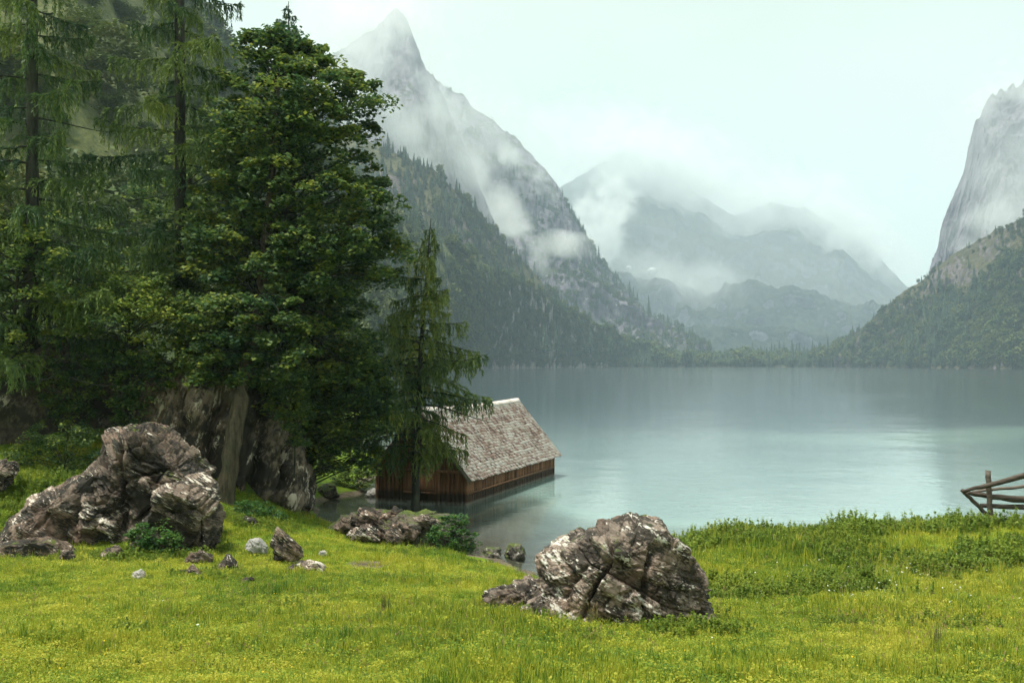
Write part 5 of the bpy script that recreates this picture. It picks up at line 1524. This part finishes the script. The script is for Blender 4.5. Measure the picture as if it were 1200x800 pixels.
# two tufts of stiff stalks that stand alone
m_, t_ = new_mat('dry_stalk'); finish(t_, ramp(t_, attr(t_, 'tint'), [(0.2, (0.05, 0.07, 0.02)), (0.8, (0.16, 0.15, 0.05))]), 0.8); M['stalk'] = m_
for px, py, d, h, lab in ((452, 718, 17.0, 0.40, 'dark stiff grass tuft standing alone left of the large boulder'), (1097, 770, 12.2, 0.34, 'thin dry stalks standing alone in the grass near the lower right')):
    p = at(px, py, d); p[2] = tz([p[0]], [p[1]])[0]
    link('stalk_tuft', tuft(int(px), 34, h, 0.07, 0.006, 0.28, M['stalk']), loc=tuple(p), label=lab, cat='plant')

# ------------------------------------------------------------------ air: haze and mist
m_, t_ = new_mat('haze_air')
vol = N(t_, 'ShaderNodeVolumePrincipled', Density=1.55e-4)
vol.inputs['Color'].default_value = (0.68, 0.85, 1.0, 1)
vol.inputs['Anisotropy'].default_value = 0.0
o_ = t_.nodes.new('ShaderNodeOutputMaterial'); L(t_, vol.outputs[0], o_.inputs['Volume'])
g = Geo(); g.box((-3900, -300, -10.5), (3900, 6400, 1160))
link('haze', g.mesh('haze', m_), kind='stuff', label='thin blue-grey haze filling the valley', cat='haze')

def mist_mat(name, dens, thr, nscale, nw=2.6):
    m, t = new_mat(name)
    tc = t.nodes.new('ShaderNodeTexCoord')
    ln_ = t.nodes.new('ShaderNodeVectorMath'); ln_.operation = 'LENGTH'
    L(t, tc.outputs['Object'], ln_.inputs[0])
    geo = t.nodes.new('ShaderNodeNewGeometry')
    nz_ = N(t, 'ShaderNodeTexNoise', Scale=nscale, Detail=6.0, Roughness=0.62, Distortion=0.4)
    L(t, geo.outputs['Position'], nz_.inputs['Vector'])
    fall = math_(t, 'SUBTRACT', 1.0, math_(t, 'POWER', ln_.outputs['Value'], 1.6))
    v = math_(t, 'ADD', math_(t, 'MULTIPLY', math_(t, 'SUBTRACT', nz_.outputs['Fac'], 0.5), nw), math_(t, 'SUBTRACT', math_(t, 'MULTIPLY', fall, 1.0), thr))
    v = math_(t, 'MULTIPLY', math_(t, 'MAXIMUM', v, 0.0), dens)
    v = math_(t, 'MULTIPLY', v, math_(t, 'MINIMUM', math_(t, 'MAXIMUM', math_(t, 'MULTIPLY', fall, 3.0), 0.0), 1.0))
    vo = N(t, 'ShaderNodeVolumePrincipled')
    vo.inputs['Color'].default_value = (0.97, 0.99, 0.985, 1)
    vo.inputs['Anisotropy'].default_value = 0.1
    L(t, v, vo.inputs['Density'])
    o = t.nodes.new('ShaderNodeOutputMaterial'); L(t, vo.outputs[0], o.inputs['Volume'])
    m.cycles.volume_step_rate = 1.0
    return m
M['mist'] = mist_mat('mist', 0.014, 0.40, 0.014, 5.0)
M['veil'] = mist_mat('veil', 0.0034, 0.10, 0.009, 4.2)
M['thin'] = mist_mat('thin_air', 0.00040, 0.0, 0.004, 1.6)
V4, F4 = ICO[3]
mist_me = np_mesh('mist_bank', V4, F4, M['mist'])
thin_me = np_mesh('valley_mist', V4, F4, M['thin'])
veil_me = np_mesh('mist_veil', V4, F4, M['veil'])
def mist(px, py, Y, rx, ry, rz, label, roll=0.0, veil=False):
    o = link('mist_bank', veil_me if veil else mist_me, loc=tuple(at(px, py, Y)), label=label, cat='mist', group='mist banks clinging to the mountains', kind='stuff')
    s = Y / F
    o.scale = (rx * s, ry, rz * s)
    o.rotation_euler = (0, R(roll), 0)
mist(440, 10, 1540, 130, 150, 95, 'mist wrapping the topmost crag above the maple', 0, True)
mist(455, 40, 1540, 90, 120, 60, 'dense mist scrap on the summit of the tall crag', 20)
mist(408, 120, 1430, 62, 110, 150, 'dense mist left of the tall crag behind the maple', 8)
mist(395, 60, 1440, 90, 110, 120, 'soft veil between the maple crown and the tall crag', 0, True)
mist(520, 120, 1560, 70, 90, 26, 'small torn scrap on the right edge of the tall crag', 60)
mist(610, 200, 2150, 90, 120, 26, 'torn white scrap across the long ridge', 48)
mist(500, 170, 1520, 170, 130, 95, 'broad veil of mist before the middle of the tall crag', 50, True)
mist(480, 165, 1500, 75, 90, 40, 'bright mist scrap left of the trailing one on the tall crag', 62)
mist(548, 195, 1640, 130, 110, 34, 'mist trailing down the face of the tall crag', 52)
mist(590, 250, 1900, 115, 120, 30, 'mist band slanting between crag and long ridge', 52)
mist(580, 140, 2150, 130, 150, 55, 'veil of mist hanging on the upper edge of the long ridge', 40, True)
mist(650, 284, 1740, 85, 110, 18, 'thin mist shelf below the long ridge', 10)
mist(704, 262, 2900, 46, 250, 85, 'white mist pillar in the gap before the far mountain', 24)
mist(745, 190, 3900, 180, 380, 75, 'cloud hiding the left summit of the far mountain', 12, True)
mist(760, 195, 3800, 110, 250, 45, 'torn white cloud scrap on the left summit of far mountain', 20)
mist(870, 236, 3900, 150, 350, 52, 'cloud lying over the saddle of the far mountain', 0, True)
mist(985, 268, 3800, 130, 300, 55, 'cloud on the right shoulder of the far mountain', 36, True)
mist(1000, 275, 3700, 80, 250, 30, 'torn white scrap on the right shoulder of far mountain', 36)
mist(800, 330, 3000, 150, 200, 40, 'faint mist low on the far mountain', 14, True)
mist(1165, 258, 1390, 105, 100, 46, 'mist drifting between the right slope and its crag', -38)
mist(1190, 190, 1460, 110, 120, 120, 'broad veil of mist before the right crag', -30, True)
mist(1205, 105, 1480, 75, 110, 45, 'mist on the top of the right crag', 0)
o_ = link('valley_mist', thin_me, loc=tuple(at(860, 330, 3100)), label='pale thin mist filling the valley before the far mountain', cat='mist', kind='stuff')
o_.scale = (1500, 560, 620)
